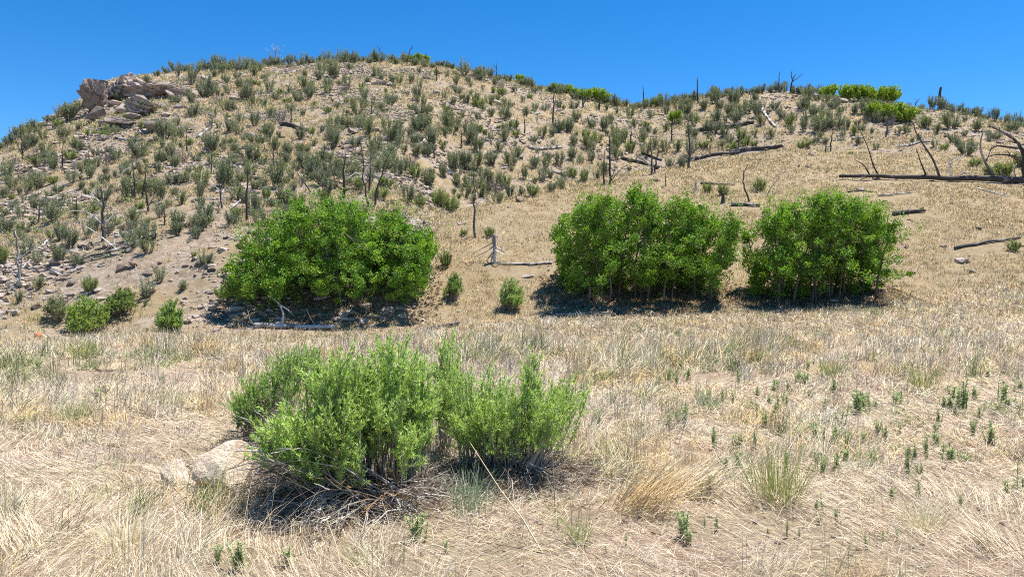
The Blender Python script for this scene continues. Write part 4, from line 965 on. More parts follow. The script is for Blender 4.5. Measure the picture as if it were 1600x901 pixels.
# low growth between the shrubs: knee-high forbs and seedlings
def low_growth():
    r = np.random.default_rng(55); n = 16000
    Y = r.uniform(21 ** 1.5, 83 ** 1.5, n) ** (1 / 1.5); X = r.uniform(-1, 1, n) * (Y * .70 + 2)
    h, st, mo = zones(X, Y); px = 800 + F * X / Y
    pt = fnoise(X, Y, 6.0, 61, 4)
    keep = r.uniform(size=n) < h * (1 - mo * .985) * smooth(.36, .62, pt) * (1 - .8 * smooth(1150, 1250, px) * smooth(60, 45, Y)) * smooth(22, 30, Y); X, Y = X[keep], Y[keep]; n = len(X)
    k = r.integers(12, 36, n); idx = np.repeat(np.arange(n), k); N = len(idx); hh = r.uniform(.10, .42, n) ; ww = hh * r.uniform(.5, 1.1, n)
    c = np.stack([X, Y, H(X, Y)], 1)[idx] + np.stack([r.normal(size=N) * ww[idx] * .4, r.normal(size=N) * ww[idx] * .4, hh[idx] * r.uniform(.05, 1, N)], 1)
    t = r.choice(3, n, p=[.55, .3, .15]); pal = np.stack([mixcol(GREY, n, r), mixcol(YG, n, r), mixcol(DEADC, n, r)])
    col = pal[t, np.arange(n)][idx] * (1 + .14 * r.normal(size=(N, 1)))
    leaves(brush, c, r.normal(size=(N, 3)) + np.array([0, 0, 1.2]), .085 * r.uniform(.6, 1.4, N), .04 * r.uniform(.6, 1.4, N), np.clip(col, .02, .6), r)
    print('low growth', n)
low_growth()
o = brush.build('undergrowth', M_BRUSH); tag(o, kind='stuff')
o = brush_s.build('undergrowth_twigs', M_STEM); tag(o, kind='stuff')

# ------------------------------------------------------------------ the three big green bushes
SHADE_LEAVES = Buf()  # dark brown leaves, added to deepen the shade under the big bushes
def big_bush(name, label, px0, px1, top, ybase, depth, nst, nclump, seed, low, leaf=.075, ragged=(), open_=0.0, per=62, shellw=.5, plume=.5, recess=1.15, suck=.15):
    """top: [(px, row)] of the crown's outline; low: share of the height where foliage thins out"""
    r = np.random.default_rng(seed)
    top = np.array(top, float)
    g = G((px0 + px1) / 2, ybase)[0]; Y0 = g[1]; s = Y0 / F
    Yc = Y0 + depth * .5
    base = np.array([Yc * ((px0 + px1) / 2 - 800) / F, Yc, float(H(np.array([Yc * ((px0 + px1) / 2 - 800) / F]), np.array([Yc]))[0])])
    root = empty(name, base); tag(root, label, 'bush', 'big green bushes at the foot of the hill')
    x0 = Yc * (px0 - 800) / F; x1 = Yc * (px1 - 800) / F; W = x1 - x0
    xt = Yc * (top[:, 0] - 800) / F; zt = CAMZ + Yc * (HOR - top[:, 1]) / F
    def ztop(x): return np.interp(x, xt, zt) + .16 * (vnoise(x * 2.3, x * 0 + seed, seed) - .5)
    # stems
    st = []; sbufs = []
    for i in range(nst):
        sx = x0 + W * (.12 + .76 * (i + r.uniform(.1, .9)) / nst); v = r.uniform(-.30, .78)
        sy = Yc + v * depth * .5
        gz = float(H(np.array([sx]), np.array([sy]))[0])
        ex = x0 + W * np.clip((sx - x0) / W + .20 * ((sx - x0) / W - .5) + r.normal() * .04, .04, .96); ey = Yc + (v * 1.15 - .30) * depth * .62
        zz = float(ztop(np.array([ex]))[0]); hh = (zz - gz) * (1 - .30 * abs(v * 1.15 - .3) ** 2) * r.uniform(.82, .97)
        P = curve_path(np.array([sx, sy, gz - .05]), np.array([ex, ey, gz + hh]), 9, .02, r, np.array([-.04 * np.sign(ex - sx), 0, .02]))
        st.append(P)
        sbufs.append(Buf()); b = sbufs[-1]
        tubes(b, (P - base)[None], np.linspace(.034, .008, 9)[None] * r.uniform(.7, 1.2), mixcol([(.2, .17, .14), (.14, .115, .095)], 1, r), 5)
        tw = []
        for _ in range(7):
            k = r.integers(3, 8); d = norm(P[k + 1] - P[k - 1] if k < 8 else P[8] - P[7]); d = norm(d * .7 + r.normal(size=3) * .55 + np.array([0, 0, .25]))
            tw.append(curve_path(P[k], P[k] + d * r.uniform(.35, .8), 5, .05, r) - base)
        tubes(b, np.array(tw), np.tile(np.linspace(.011, .003, 5), (7, 1)), np.array([[.16, .13, .11]] * 7), 3)
    S = np.concatenate(st)
    # leaf clumps: plumes round the stems, joined by a loose outer shell that overhangs the shaded foot
    C = []
    for P in st:
        m = int(nclump * plume / nst); hgt = P[-1, 2] - P[0, 2]; rp = r.uniform(.20, .38)
        for _ in range(m):
            q = low * .6 + (1.04 - low * .6) * r.uniform() ** .8; kq = np.clip(q, 0, .999) * 8; i0 = int(kq); p = P[i0] + (P[i0 + 1] - P[i0]) * (kq - i0) + np.array([0, 0, max(0, q - 1) * hgt])
            rad_ = rp * (1.15 - 1.0 * max(0, q - .72) / .34 * .8) * (.35 + .65 * smooth(low * .4, low + .25, q)); a = r.uniform(0, 6.28); d = rad_ * np.sqrt(r.uniform(.1, 1))
            C.append((p[0] + np.cos(a) * d, p[1] + np.sin(a) * d, p[2] - .05 + r.normal() * .05))
    nsh = len(C) + int(nclump * (1 - plume)); tries = 0
    while len(C) < nsh and tries < 60000:
        tries += 1
        u = r.uniform(.0, 1); x = x0 + W * u; a = r.uniform(-1, 1)
        y = Yc + a * depth * .5 * (1 - .25 * abs(2 * u - 1) ** 3)
        gz = float(H(np.array([x]), np.array([y]))[0])
        zt_ = float(ztop(np.array([x]))[0]) * 1.0; hh = (zt_ - gz) * (1 - .55 * abs(a) ** 3) * (.86 + .20 * vnoise(np.array([x * 1.3]), np.array([y * 1.3]), seed + 9)[0])
        if hh < .5: continue
        q = r.uniform() ** .85
        if q < .58 and a < -1 + recess * (1 - q / .58): continue
        edge = min(u, 1 - u) * 2
        if edge < .22 * (1 - q): continue
        sh = max(q, abs(a), 1 - edge)
        if r.uniform() > .22 + .78 * smooth(shellw, .95, sh): continue
        if q < low and r.uniform() < (1 - (q / low) ** 1.5) * .22: continue
        if vnoise(np.array([x * 1.5 + y]), np.array([(gz + hh * q) * 1.5 + y]), seed + 3)[0] < .27 + open_: continue
        C.append((x, y, gz + hh * q - .10))
    for _ in range(int(nclump * .30)):      # leafy suckers in the shade under the crown
        x = x0 + W * r.uniform(.05, .95); a = r.uniform(suck, .95); y = Yc + a * depth * .5; gz = float(H(np.array([x]), np.array([y]))[0])
        C.append((x, y, gz + (float(ztop(np.array([x]))[0]) - gz) * r.uniform(.03, .40)))
    C = np.array(C)
    lb = Buf()
    n = len(C)
    rad = r.uniform(.10, .24, n)
    kk = r.integers(int(per * .5), int(per * 1.5), n)
    idx = np.repeat(np.arange(n), kk); N = len(idx)
    dirv = norm(r.normal(size=(N, 3))); rr_ = rad[idx] * r.uniform(.15, 1, N) ** .5
    c = C[idx] + dirv * rr_[:, None] * np.array([1, 1, .85])
    cl = mixcol([(.15, .30, .026), (.19, .35, .032), (.115, .245, .021), (.25, .41, .042)], n, r, .1)
    col = cl[idx] * (1 + .2 * r.normal(size=(N, 1))); odd = r.uniform(size=N); col[odd < .04] = (.36, .36, .10); col[odd > .985] = (.30, .21, .10)
    sz = leaf * r.uniform(.65, 1.35, N)
    leaves(lb, c - base, dirv + np.array([0, 0, .3]) + .6 * r.normal(size=(N, 3)), sz, sz * .62, np.clip(col, .01, .6), r)
    # sprays of leaves standing up from the top edge
    for P in st:
        for _ in range(3):
            p = P[-1] + r.normal(size=3) * np.array([.26, .26, .08]); m = 30
            t = r.uniform(0, 1, m)
            cc = p + np.outer(t, np.array([r.normal() * .1, r.normal() * .1, r.uniform(.25, .6)])) + r.normal(size=(m, 3)) * .055 - np.array([0, 0, .1])
            leaves(lb, cc - base, r.normal(size=(m, 3)) + np.array([0, 0, .6]), leaf * r.uniform(.7, 1.3, m), leaf * .6, mixcol([(.19, .36, .035), (.25, .41, .05)], m, r, .12), r)
    # twigs from the stems to the clumps
    near = np.argmin(((S[None, :, :] - C[:, None, :] + np.array([0, 0, .25])) ** 2).sum(-1), 1)
    tp = np.stack([S[near] * (1 - t) + C * t + np.array([0, 0, -.08 * 4 * t * (1 - t)]) for t in np.linspace(0, 1, 4)], 1)
    d_ok = np.linalg.norm(S[near] - C, axis=1) < 1.3
    for i in range(nst):
        m = d_ok & (near // 9 == i)
        if m.any(): tubes(sbufs[i], (tp - base)[m], np.tile(np.linspace(.008, .003, 4), (m.sum(), 1)), np.array([[.16, .13, .11]] * m.sum()), 3)
        sbufs[i].build('stem', M_STEM, root)
    lb.build('foliage', M_OAK, root)
    n = 9000; x = x0 - .3 + (W + .5) * r.uniform(size=n); y = Yc + depth * .5 * r.normal(size=n) * .55  # dark leaves strewn over the bush's footprint so its shade reads darker
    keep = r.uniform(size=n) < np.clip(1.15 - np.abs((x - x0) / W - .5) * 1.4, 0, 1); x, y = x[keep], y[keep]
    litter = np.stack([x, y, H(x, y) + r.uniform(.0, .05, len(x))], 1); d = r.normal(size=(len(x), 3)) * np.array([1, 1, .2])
    leaves(SHADE_LEAVES, litter, d, .09 * r.uniform(.6, 1.4, len(x)), .05 * r.uniform(.6, 1.3, len(x)), mixcol([(.17, .105, .06), (.22, .14, .08), (.11, .07, .045), (.28, .19, .11)], len(x), r), r)
    LAND.append(((px0 + px1) / 2, .5 * (top[:, 1].min() + ybase), 'the ' + name_phrase[label]))
    print(name, 'leaves', N)
name_phrase = {'rounded dense green bush with a grey log at its shaded foot': 'left green bush', 'tall dense green bush casting shade on the spur\'s foot, largest of three': 'middle green bush', 'open green bush with many bare dark stems showing, right of the largest': 'right green bush'}
KL = list(name_phrase)
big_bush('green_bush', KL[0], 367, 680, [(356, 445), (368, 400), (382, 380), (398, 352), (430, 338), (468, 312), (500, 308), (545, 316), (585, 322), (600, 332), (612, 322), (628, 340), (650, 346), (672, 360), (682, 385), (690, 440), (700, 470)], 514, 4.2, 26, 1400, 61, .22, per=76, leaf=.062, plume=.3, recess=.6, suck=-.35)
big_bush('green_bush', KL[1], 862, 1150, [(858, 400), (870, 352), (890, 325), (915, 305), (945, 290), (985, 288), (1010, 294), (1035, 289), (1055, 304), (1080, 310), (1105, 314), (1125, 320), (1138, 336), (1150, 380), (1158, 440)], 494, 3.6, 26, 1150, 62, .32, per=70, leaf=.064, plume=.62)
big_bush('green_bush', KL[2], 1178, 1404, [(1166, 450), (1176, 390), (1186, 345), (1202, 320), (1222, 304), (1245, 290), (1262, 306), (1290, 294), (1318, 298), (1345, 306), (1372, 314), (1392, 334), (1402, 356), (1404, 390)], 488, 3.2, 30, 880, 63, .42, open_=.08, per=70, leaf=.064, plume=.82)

tag(SHADE_LEAVES.build('shade_darkening_leaves', M_BRUSH), kind='stuff')

# ------------------------------------------------------------------ dry grass
GR = np.random.default_rng(9)
STRAW = [(.82, .69, .50), (.75, .61, .41), (.86, .75, .57), (.64, .53, .38), (.74, .64, .51)]
GREYS = [(.66, .57, .45), (.56, .47, .36), (.72, .63, .50)]
GOLD = [(.74, .55, .29), (.68, .48, .24), (.78, .62, .37)]
GREEN = [(.28, .34, .13), (.37, .39, .18), (.23, .30, .11), (.45, .44, .25)]

def blades(b, base, h, lean, az, w, col, K=4, rng=GR):
    """curved grass blades: base (N,3), height, lean (0 upright .. 1 flat), compass direction, width"""
    N = len(base)
    t = np.linspace(0, 1, K)
    d = np.stack([np.cos(az), np.sin(az), np.zeros(N)], 1)
    th = lean * 1.45
    P = np.zeros((N, K, 3)); P[:, 0] = base
    for k in range(1, K):
        a = th * (.35 + .8 * t[k])
        step = (h / (K - 1))[:, None] * (d * np.sin(a)[:, None] + np.array([0, 0, 1.0]) * np.cos(a)[:, None])
        P[:, k] = P[:, k - 1] + step
    P[:, :, 2] = np.maximum(P[:, :, 2], base[:, None, 2] + .004)
    W = w[:, None] * np.linspace(1, .45, K)[None] * .5
    ribbons(b, P, W, col, rng=rng)

def fan_points(n, y0, y1, margin, rng, power=2.0):
    Y = (rng.uniform(y0 ** power, y1 ** power, n)) ** (1 / power)
    X = rng.uniform(-1, 1, n) * (Y * .70 + margin)
    return X, Y

BUSHY = [(-.93, 5.4, .55), (-1.95, 5.9, .7), (0.05, 5.75, .5), (-.3, 5.5, .5)]   # ground kept bare under the green shrub
def field_colour(X, Y, n, rng):
    """straw, grey, gold or green, drifting in patches over the meadow"""
    f1 = fnoise(X, Y, 2.2, 51, 3); f2 = fnoise(X, Y, 1.1, 57, 3); f3 = fnoise(X, Y, 1.6, 63, 3)
    px = 800 + F * X / np.maximum(Y, 2)
    col = mixcol(STRAW, n, rng, .13)
    m = rng.uniform(size=n) < smooth(.46, .62, f1) * .75; col[m] = mixcol(GREYS, m.sum(), rng, .13)
    m = rng.uniform(size=n) < smooth(.52, .66, f2) * .6; col[m] = mixcol(GOLD, m.sum(), rng, .13)
    gw = smooth(.54, .66, f3) * .34 + smooth(420, 100, px) * smooth(.44, .6, f3) * (.60 * smooth(14.5, 11, Y) * smooth(7, 9, Y) + .55 * smooth(5.8, 4.6, Y)) + .16 * smooth(850, 1050, px) * smooth(.42, .56, f3) * smooth(5, 6.5, Y) * smooth(13, 10, Y) + .05
    m = rng.uniform(size=n) < gw; col[m] = mixcol(GREEN, m.sum(), rng, .15)
    return col

def meadow():
    r = GR
    # tussocks
    for (y0, y1, dens, nb, K, name) in ((2.6, 8.5, 30, 34, 4, 'near'), (8.5, 14, 30, 26, 4, 'mid'), (14, 22.5, 30, 17, 3, 'far')):
        b = Buf()
        area = .70 * (y1 ** 2 - y0 ** 2) + 6.4 * (y1 - y0)
        nc = int(area * dens)
        X, Y = fan_points(nc, y0, y1, 3.2, r)
        px = 800 + F * X / Y
        patch = fnoise(X, Y, 1.5, 71, 3)
        bare = smooth(.36, .50, patch) if name == 'near' else smooth(.26, .40, patch)
        keep = r.uniform(size=nc) < .22 + .78 * bare
        hill, _, _ = zones(X, Y); keep &= r.uniform(size=nc) > hill * .93
        for bx, by, br in BUSHY: keep &= np.hypot(X - bx, Y - by) > br * r.uniform(.5, 1, nc)
        keep &= ~((np.abs(px - 312) < 80) & (Y > 4.95) & (Y < 6.4)) | (r.uniform(size=nc) < .05)
        X, Y, px, patch = X[keep], Y[keep], px[keep], patch[keep]; nc = len(X)
        hc = r.uniform(.08, .21, nc) * (1 + .9 * smooth(.45, .65, patch)) * (1 + .75 * smooth(8, 13, Y)) * (1 - .35 * smooth(10, 13, Y)) * (1 - .5 * smooth(13.5, 17, Y)) * (1 - .30 * smooth(900, 1100, px) * smooth(9.5, 7, Y))
        azc = np.where(r.uniform(size=nc) < .6, -.5 + r.normal(size=nc) * .7, r.uniform(0, 6.28, nc)); lc = r.uniform(.15, .85, nc) * (1 - .2 * smooth(9, 14, Y))
        cc = field_colour(X, Y, nc, r)
        k = r.integers(int(nb * .4), int(nb * 1.6), nc); idx = np.repeat(np.arange(nc), k); N = len(idx)
        rad = .055 + .02 * smooth(8, 14, Y[idx])
        bx = X[idx] + r.normal(size=N) * rad; by = Y[idx] + r.normal(size=N) * rad
        base = np.stack([bx, by, H(bx, by) - .01], 1)
        h = hc[idx] * r.uniform(.5, 1.4, N)
        w = np.maximum(.0022, Y[idx] * .00062) * r.uniform(.7, 1.4, N)
        col = np.clip(cc[idx] * (1 + .16 * r.normal(size=(N, 1))), .02, .85)
        blades(b, base, h, np.clip(lc[idx] + .26 * r.normal(size=N), .02, 1.0), azc[idx] + r.normal(size=N) * .8, w, col, K, r)
        tag(b.build('meadow_grass', M_STRAW), kind='stuff')
    # matted litter: straws lying flat
    b = Buf()
    for y0, y1, dens in ((2.6, 6, 2600), (6, 10, 900), (10, 21, 120)):
        n = int((.70 * (y1 ** 2 - y0 ** 2) + 5.2 * (y1 - y0)) * dens)
        X, Y = fan_points(n, y0, y1, 2.6, r)
        hill, _, _ = zones(X, Y); pt = fnoise(X, Y, .9, 81, 3)
        keep = (r.uniform(size=n) < (1 - hill)) & (r.uniform(size=n) < .45 + .65 * smooth(.36, .55, pt)); X, Y = X[keep], Y[keep]; n = len(X)
        flow = 6.28 * fnoise(X, Y, 1.6, 91, 2)
        base = np.stack([X, Y, H(X, Y) + r.uniform(0, .035, n)], 1)
        col = mixcol(STRAW + GREYS + [(.36, .28, .2), (.30, .22, .16), (.58, .52, .44)], n, r, .14)
        blades(b, base, r.uniform(.03, .22, n), r.uniform(.84, 1.04, n), np.where(r.uniform(size=n) < .6, flow, 6.28 * r.uniform(size=n)), np.maximum(.0022, Y * .0006) * r.uniform(.6, 1.3, n), col, 3, r)
    tag(b.build('meadow_litter', M_STRAW), kind='stuff')
    # clods and pebbles on the bare soil
    b = Buf(); n = 5200
    X, Y = fan_points(n, 2.8, 9, .6, r, 1.6); keep = fnoise(X, Y, 1.5, 71, 3) < .47; X, Y = X[keep], Y[keep]; n = len(X)
    bs, bf = rock_arrays(901, 1, 5, .2); sz = .004 + .014 * r.uniform(size=n) ** 3
    v = bs[None] * (sz[:, None] * r.uniform(.6, 1.3, (n, 3)))[:, None] + np.stack([X, Y, H(X, Y) + sz * .3], 1)[:, None]
    b.add(v.reshape(-1, 3), ((np.arange(n) * len(bs))[:, None, None] + bf[None]).reshape(-1, 3), np.repeat(mixcol([(1.2, 1.0, .85), (1.4, 1.25, 1.1), (1.0, .8, .68)], n, r, .1), len(bs), 0))
    tag(b.build('gravel', M_ROCK), kind='stuff')
    # tall seed stalks standing over the meadow
    b = Buf()
    n = 1500
    X, Y = fan_points(n, 3.2, 20, 1.0, r, 1.4)
    hill, _, _ = zones(X, Y); keep = r.uniform(size=n) < (1 - hill) * (.3 + .7 * smooth(6, 13, Y))
    for bx, by, br in BUSHY: keep &= np.hypot(X - bx, Y - by) > br
    X, Y = X[keep], Y[keep]; n = len(X)
    base = np.stack([X, Y, H(X, Y)], 1)
    blades(b, base, r.uniform(.22, .48, n) * (.75 + .4 * smooth(6, 11, Y) - .3 * smooth(13, 17, Y)), r.uniform(.02, .5, n), r.uniform(0, 6.28, n), np.maximum(.0025, Y * .0005), mixcol(STRAW + GOLD, n, r, .1), 5, r)
    tag(b.build('seed_stalks', M_STRAW), kind='stuff')
    # hill turf
    b = Buf()
    n = 290000
    Y = (r.uniform(14.5 ** 1.6, 84 ** 1.6, n)) ** (1 / 1.6); X = r.uniform(-1, 1, n) * (Y * .70 + 3.5)
    hill, st, mo = zones(X, Y)
    pt = fnoise(X, Y, 3.2, 33, 4); p2 = fnoise(X, Y, .8, 35, 2)
    keep = r.uniform(size=n) < np.maximum(hill, smooth(14.5, 17.5, Y)) * np.maximum(smooth(.34, .62, pt * .55 + p2 * .45), (.35 + .5 * smooth(.3, .6, p2)) * mo) * (.6 + .4 * mo + .25 * smooth(.5, .6, pt)) * (1 - .8 * smooth(.48, .64, fnoise(X, Y, 4.0, 41, 3)) * st); X, Y, mo, pt = X[keep], Y[keep], mo[keep], pt[keep]
    lp = np.array(LOGPTS); keep = np.ones(len(X), bool)
    for q in range(0, len(lp), 14):
        seg = lp[q:q + 14]; tt = np.linspace(0, 13, 53); sx = np.interp(tt, np.arange(14), seg[:, 0]); sy = np.interp(tt, np.arange(14), seg[:, 1])
        near = np.where((X > sx.min() - .5) & (X < sx.max() + .5) & (Y > sy.min() - 1) & (Y < sy.max() + .5))[0]
        if len(near):
            dx = np.abs(X[near][:, None] - sx); dy = sy - Y[near][:, None]
            keep[near[((dx < .22) & (dy > -.15) & (dy < .75)).any(1)]] = False
    X, Y, mo, pt = X[keep], Y[keep], mo[keep], pt[keep]; n = len(X)
    k = np.where(Y < 40, r.integers(7, 13, n), r.integers(4, 8, n)); idx = np.repeat(np.arange(n), k); N = len(idx)
    rad = .05 + .0008 * Y[idx]
    bx = X[idx] + r.normal(size=N) * rad; by = Y[idx] + r.normal(size=N) * rad
    base = np.stack([bx, by, H(X, Y)[idx] - .02], 1)
    cc = mixcol([(.68, .55, .36), (.62, .49, .30), (.62, .45, .24), (.58, .42, .22), (.66, .53, .34)] + [(.44, .34, .19), (.50, .42, .25), (.36, .34, .17)], n, r, .14)
    g = r.uniform(size=n) < .13 + .42 * (1 - mo) * smooth(.5, .62, fnoise(X, Y, 5, 37, 3)); cc[g] = mixcol([(.34, .33, .14), (.28, .29, .12), (.42, .38, .19)], g.sum(), r, .12)
    h = (r.uniform(.08, .22, n) * (1 - .25 * mo))[idx] * r.uniform(.6, 1.3, N)
    blades(b, base, h, np.clip(r.normal(size=N) * .25 + .35, .03, .9), r.uniform(0, 6.28, N), np.maximum(.006, Y[idx] * .00055), np.clip(cc[idx] * (1 + .12 * r.normal(size=(N, 1))), .02, .85), 3, r)
    tag(b.build('hill_grass', M_STRAW), kind='stuff')
    print('turf', N)
meadow()

# ------------------------------------------------------------------ shrubs at the foot of the hill and the near green shrub
NR = np.random.default_rng(31)
def inside(poly, x, y):
    poly = np.array(poly, float); c = False; j = len(poly) - 1
    for i in range(len(poly)):
        if (poly[i, 1] > y) != (poly[j, 1] > y) and x < (poly[j, 0] - poly[i, 0]) * (y - poly[i, 1]) / (poly[j, 1] - poly[i, 1]) + poly[i, 0]: c = not c
        j = i
    return c
RAB = [(.42, .57, .15), (.48, .62, .19), (.34, .49, .12), (.54, .65, .27), (.27, .40, .095)]
def leafy_shrub(label, cat, basepts, polys, nst, ybase, spread, seed, leafL, leafW, per, group=None, name='green_shrub', cols=RAB, stemr=.0055, twn=7, leaflen=.27, wood=((.34, .29, .23), (.26, .21, .16), (.42, .38, .32)), mat=None, land=None, depth=.5):
    """stems fan up from points on the ground to tips inside photo outlines POLYS; narrow leaves clothe their upper parts"""
    r = np.random.default_rng(seed)
    g0 = G(*basepts[0])[0]; root = empty(name, g0); tag(root, label, cat, group)
    s = g0[1] / F
    bases = [G(*p)[0] for p in basepts]
    sb, lb = Buf(), Buf()
    stems = []; SR = []
    tips = []
    for poly, share in polys:
        P = np.array(poly, float); m = int(nst * share); c = 0
        while c < m:
            x = r.uniform(P[:, 0].min(), P[:, 0].max()); y = r.uniform(P[:, 1].min(), P[:, 1].max())
            if inside(poly, x, y): tips.append((x, y)); c += 1
    for x, y in tips:
        bi = int(np.argmin([abs(p[0] - x) + r.uniform(0, 60) for p in basepts])); b0 = bases[bi]
        dy = r.uniform(-1, 1) * depth
        # low tips come towards the camera, high ones stand over the middle
        tip = at(x, y, b0[1] + dy * .6 - (0.25 * depth if y > np.mean([t[1] for t in tips]) else -.15 * depth))
        tip[2] = max(tip[2], b0[2] + .12)
        p0 = b0 + np.array([r.normal() * spread, r.normal() * spread, -.03])
        p0[2] = float(H(p0[:1], p0[1:2])[0]) - .02
        L = np.linalg.norm(tip - p0)
        hor = (tip - p0) * np.array([1, 1, 0])
        q = curve_path(p0, tip, 9, .016, r, hor / max(L, .01) * .10 + np.array([0, 0, -.02]))
        stems.append(q); SR.append(np.linspace(stemr, stemr * .35, 9) * r.uniform(.7, 1.3))
    S = np.array(stems)
    tubes(sb, S - g0, np.array(SR), mixcol(wood, len(S), r, .1), 4)
    C, D, T = [], [], []
    tw = []
    for q in S:
        L = np.linalg.norm(q[-1] - q[0])
        paths = [q[-3:] if L > .5 else q[-5:]]
        for _ in range(twn):
            k = int(r.integers(4, 8)); d = norm(q[min(k + 1, 8)] - q[k - 1]); d = norm(d + r.normal(size=3) * .42 + np.array([0, 0, .2]))
            p = curve_path(q[k], q[k] + d * r.uniform(.10, leaflen) * min(1.0, .5 + .5 * L), 5, .03, r)
            p[:, 2] = np.maximum(p[:, 2], q[0, 2] + .05)
            tw.append(p); paths.append(p)
        tone = r.uniform(.78, 1.18)
        for p in paths:
            l = np.linalg.norm(p[-1] - p[0]); m = max(4, int(per * l))
            t = r.uniform(.05, 1.0, m) * (len(p) - 1); i0 = np.minimum(t.astype(int), len(p) - 2); f = (t - i0)[:, None]
            c = p[i0] * (1 - f) + p[i0 + 1] * f
            d = norm(p[-1] - p[0]) * .9 + r.normal(size=(m, 3)) * .6 + np.array([0, 0, .25])
            C.append(c + norm(d) * leafL * .4); D.append(d); T.append(np.full(m, tone))
    tw = np.array(tw); tubes(sb, tw - g0, np.tile(np.linspace(stemr * .4, stemr * .2, 5), (len(tw), 1)), mixcol([(.34, .36, .16), (.3, .28, .16)], len(tw), r), 3)
    C = np.concatenate(C); D = np.concatenate(D); T = np.concatenate(T)
    n = len(C)
    leaves(lb, C - g0, D, leafL * r.uniform(.6, 1.35, n), leafW * r.uniform(.7, 1.4, n), mixcol(cols, n, r, .1) * T[:, None], r)
    sb.build('stem_cluster', M_STEM if mat is None else mat, root); lb.build('foliage', M_RABBIT, root)
    xs = [t[0] for t in tips]; ys = [t[1] for t in tips]
    if land: LAND.append((np.mean(xs), np.mean(ys), land))
    print(name, 'leaves', n)
    return root, g0, s

NEAR = 'stems of the sprawling shrub close to the camera'
main, g0, sM = leafy_shrub('bright green fine-leaved shrub close to the camera, its fullest middle clump', 'shrub', [(615, 785), (640, 778), (560, 792), (590, 775), (525, 788)],
    [([(480, 575), (520, 548), (565, 553), (590, 532), (640, 528), (662, 552), (686, 600), (690, 628), (650, 640), (590, 636), (548, 640), (500, 610)], .60), ([(395, 690), (420, 655), (480, 622), (540, 612), (556, 700), (552, 752), (470, 750), (408, 728)], .38), ([(560, 690), (660, 660), (690, 690), (640, 720)], .04)],
    230, 760, .07, 501, .040, .0062, 250, land='the near green shrub')
leafy_shrub('upright right-hand clump of the near green shrubs, fanned grey stems at its foot', 'shrub', [(792, 752), (770, 746), (818, 756), (735, 742)],
    [([(700, 650), (712, 590), (745, 568), (775, 578), (800, 598), (815, 640), (830, 650), (790, 672), (740, 680)], .55), ([(815, 610), (822, 565), (835, 540), (840, 580), (838, 625)], .10), ([(836, 640), (862, 612), (882, 604), (896, 614), (880, 640), (852, 660)], .26), ([(890, 612), (915, 612), (918, 626), (900, 632)], .03), ([(720, 655), (760, 640), (790, 650), (740, 665)], .06)],
    170, 735, .06, 502, .036, .0055, 210, land='the fanned right clump', wood=((.46, .42, .36), (.36, .31, .26), (.52, .48, .43)))
leafy_shrub('narrow dark-stemmed spire of leaves between the two near green clumps', 'shrub', [(698, 715), (690, 720)],
    [([(676, 600), (682, 540), (700, 515), (716, 530), (724, 580), (718, 625), (690, 630)], 1.0)], 34, 715, .03, 503, .036, .0058, 240, land=None)
leafy_shrub('low clump behind the near green shrub with sprawling dead brown stems', 'shrub', [(425, 690), (450, 680), (400, 690), (480, 670)],
    [([(400, 600), (415, 565), (440, 540), (460, 545), (486, 535), (505, 540), (500, 590), (470, 600), (440, 620), (420, 640), (395, 640)], .72), ([(360, 630), (372, 608), (395, 600), (400, 640), (375, 650)], .28)],
    95, 690, .07, 504, .034, .006, 220, cols=[(.33, .47, .13), (.38, .52, .15), (.26, .39, .11), (.2, .31, .08)], land='the low rear clump')
leafy_shrub('wispy sapling-like green shrub growing alone on the bank right of the left bush', 'shrub', [(795, 484), (788, 484), (802, 483)], [([(775, 470), (785, 440), (798, 432), (815, 448), (822, 470), (800, 478)], 1.0)], 60, 484, .10, 505, .08, .016, 75, stemr=.010, name='bank_shrub', depth=.5, cols=[(.30, .42, .13), (.36, .46, .17), (.23, .34, .10)], land='the lone bank shrub')
leafy_shrub('thin upright green shrub at the right edge of the left bush', 'shrub', [(709, 468), (705, 468)], [([(694, 455), (702, 430), (710, 424), (720, 436), (722, 455)], 1.0)], 34, 468, .08, 506, .08, .02, 90, stemr=.010, name='bank_shrub', depth=.4, cols=[(.22, .31, .10), (.25, .34, .12), (.17, .24, .08)], land='the thin upright bank shrub')
leafy_shrub('small pointed green shrub at the meadow\'s edge on the left', 'shrub', [(264, 519), (258, 518), (270, 518)], [([(244, 508), (250, 485), (262, 468), (272, 470), (285, 490), (284, 510)], 1.0)], 80, 519, .12, 507, .07, .022, 85, stemr=.010, name='bank_shrub', depth=.6, cols=[(.25, .36, .10), (.31, .41, .13), (.19, .28, .07)], land='the small pointed shrub')
leafy_shrub('bright spreading green shrub at the meadow\'s left far edge', 'shrub', [(135, 520), (115, 520), (155, 515), (140, 510)], [([(105, 510), (108, 480), (125, 466), (150, 464), (170, 478), (168, 500), (140, 520), (112, 524)], 1.0)], 130, 520, .18, 508, .075, .026, 80, stemr=.012, name='bank_shrub', depth=.9, cols=[(.28, .37, .09), (.34, .42, .12), (.21, .30, .07)], land='the spreading bright shrub')
leafy_shrub('olive shrub adjoining the spreading bright one at the hill\'s foot', 'shrub', [(188, 490), (175, 492), (200, 486)], [([(165, 480), (172, 460), (190, 448), (208, 455), (212, 475), (190, 484)], 1.0)], 70, 490, .16, 509, .07, .026, 75, stemr=.011, name='bank_shrub', depth=.7, cols=[(.22, .29, .08), (.26, .32, .11), (.18, .24, .07)], land=None)
leafy_shrub('greyish half-bare shrub left of the spreading bright one', 'shrub', [(88, 500), (98, 498)], [([(66, 485), (76, 466), (95, 462), (108, 478), (100, 490)], 1.0)], 55, 500, .16, 510, .06, .02, 60, stemr=.011, name='bank_shrub', depth=.7, cols=[(.24, .26, .15), (.28, .29, .18), (.2, .22, .12)], land=None)

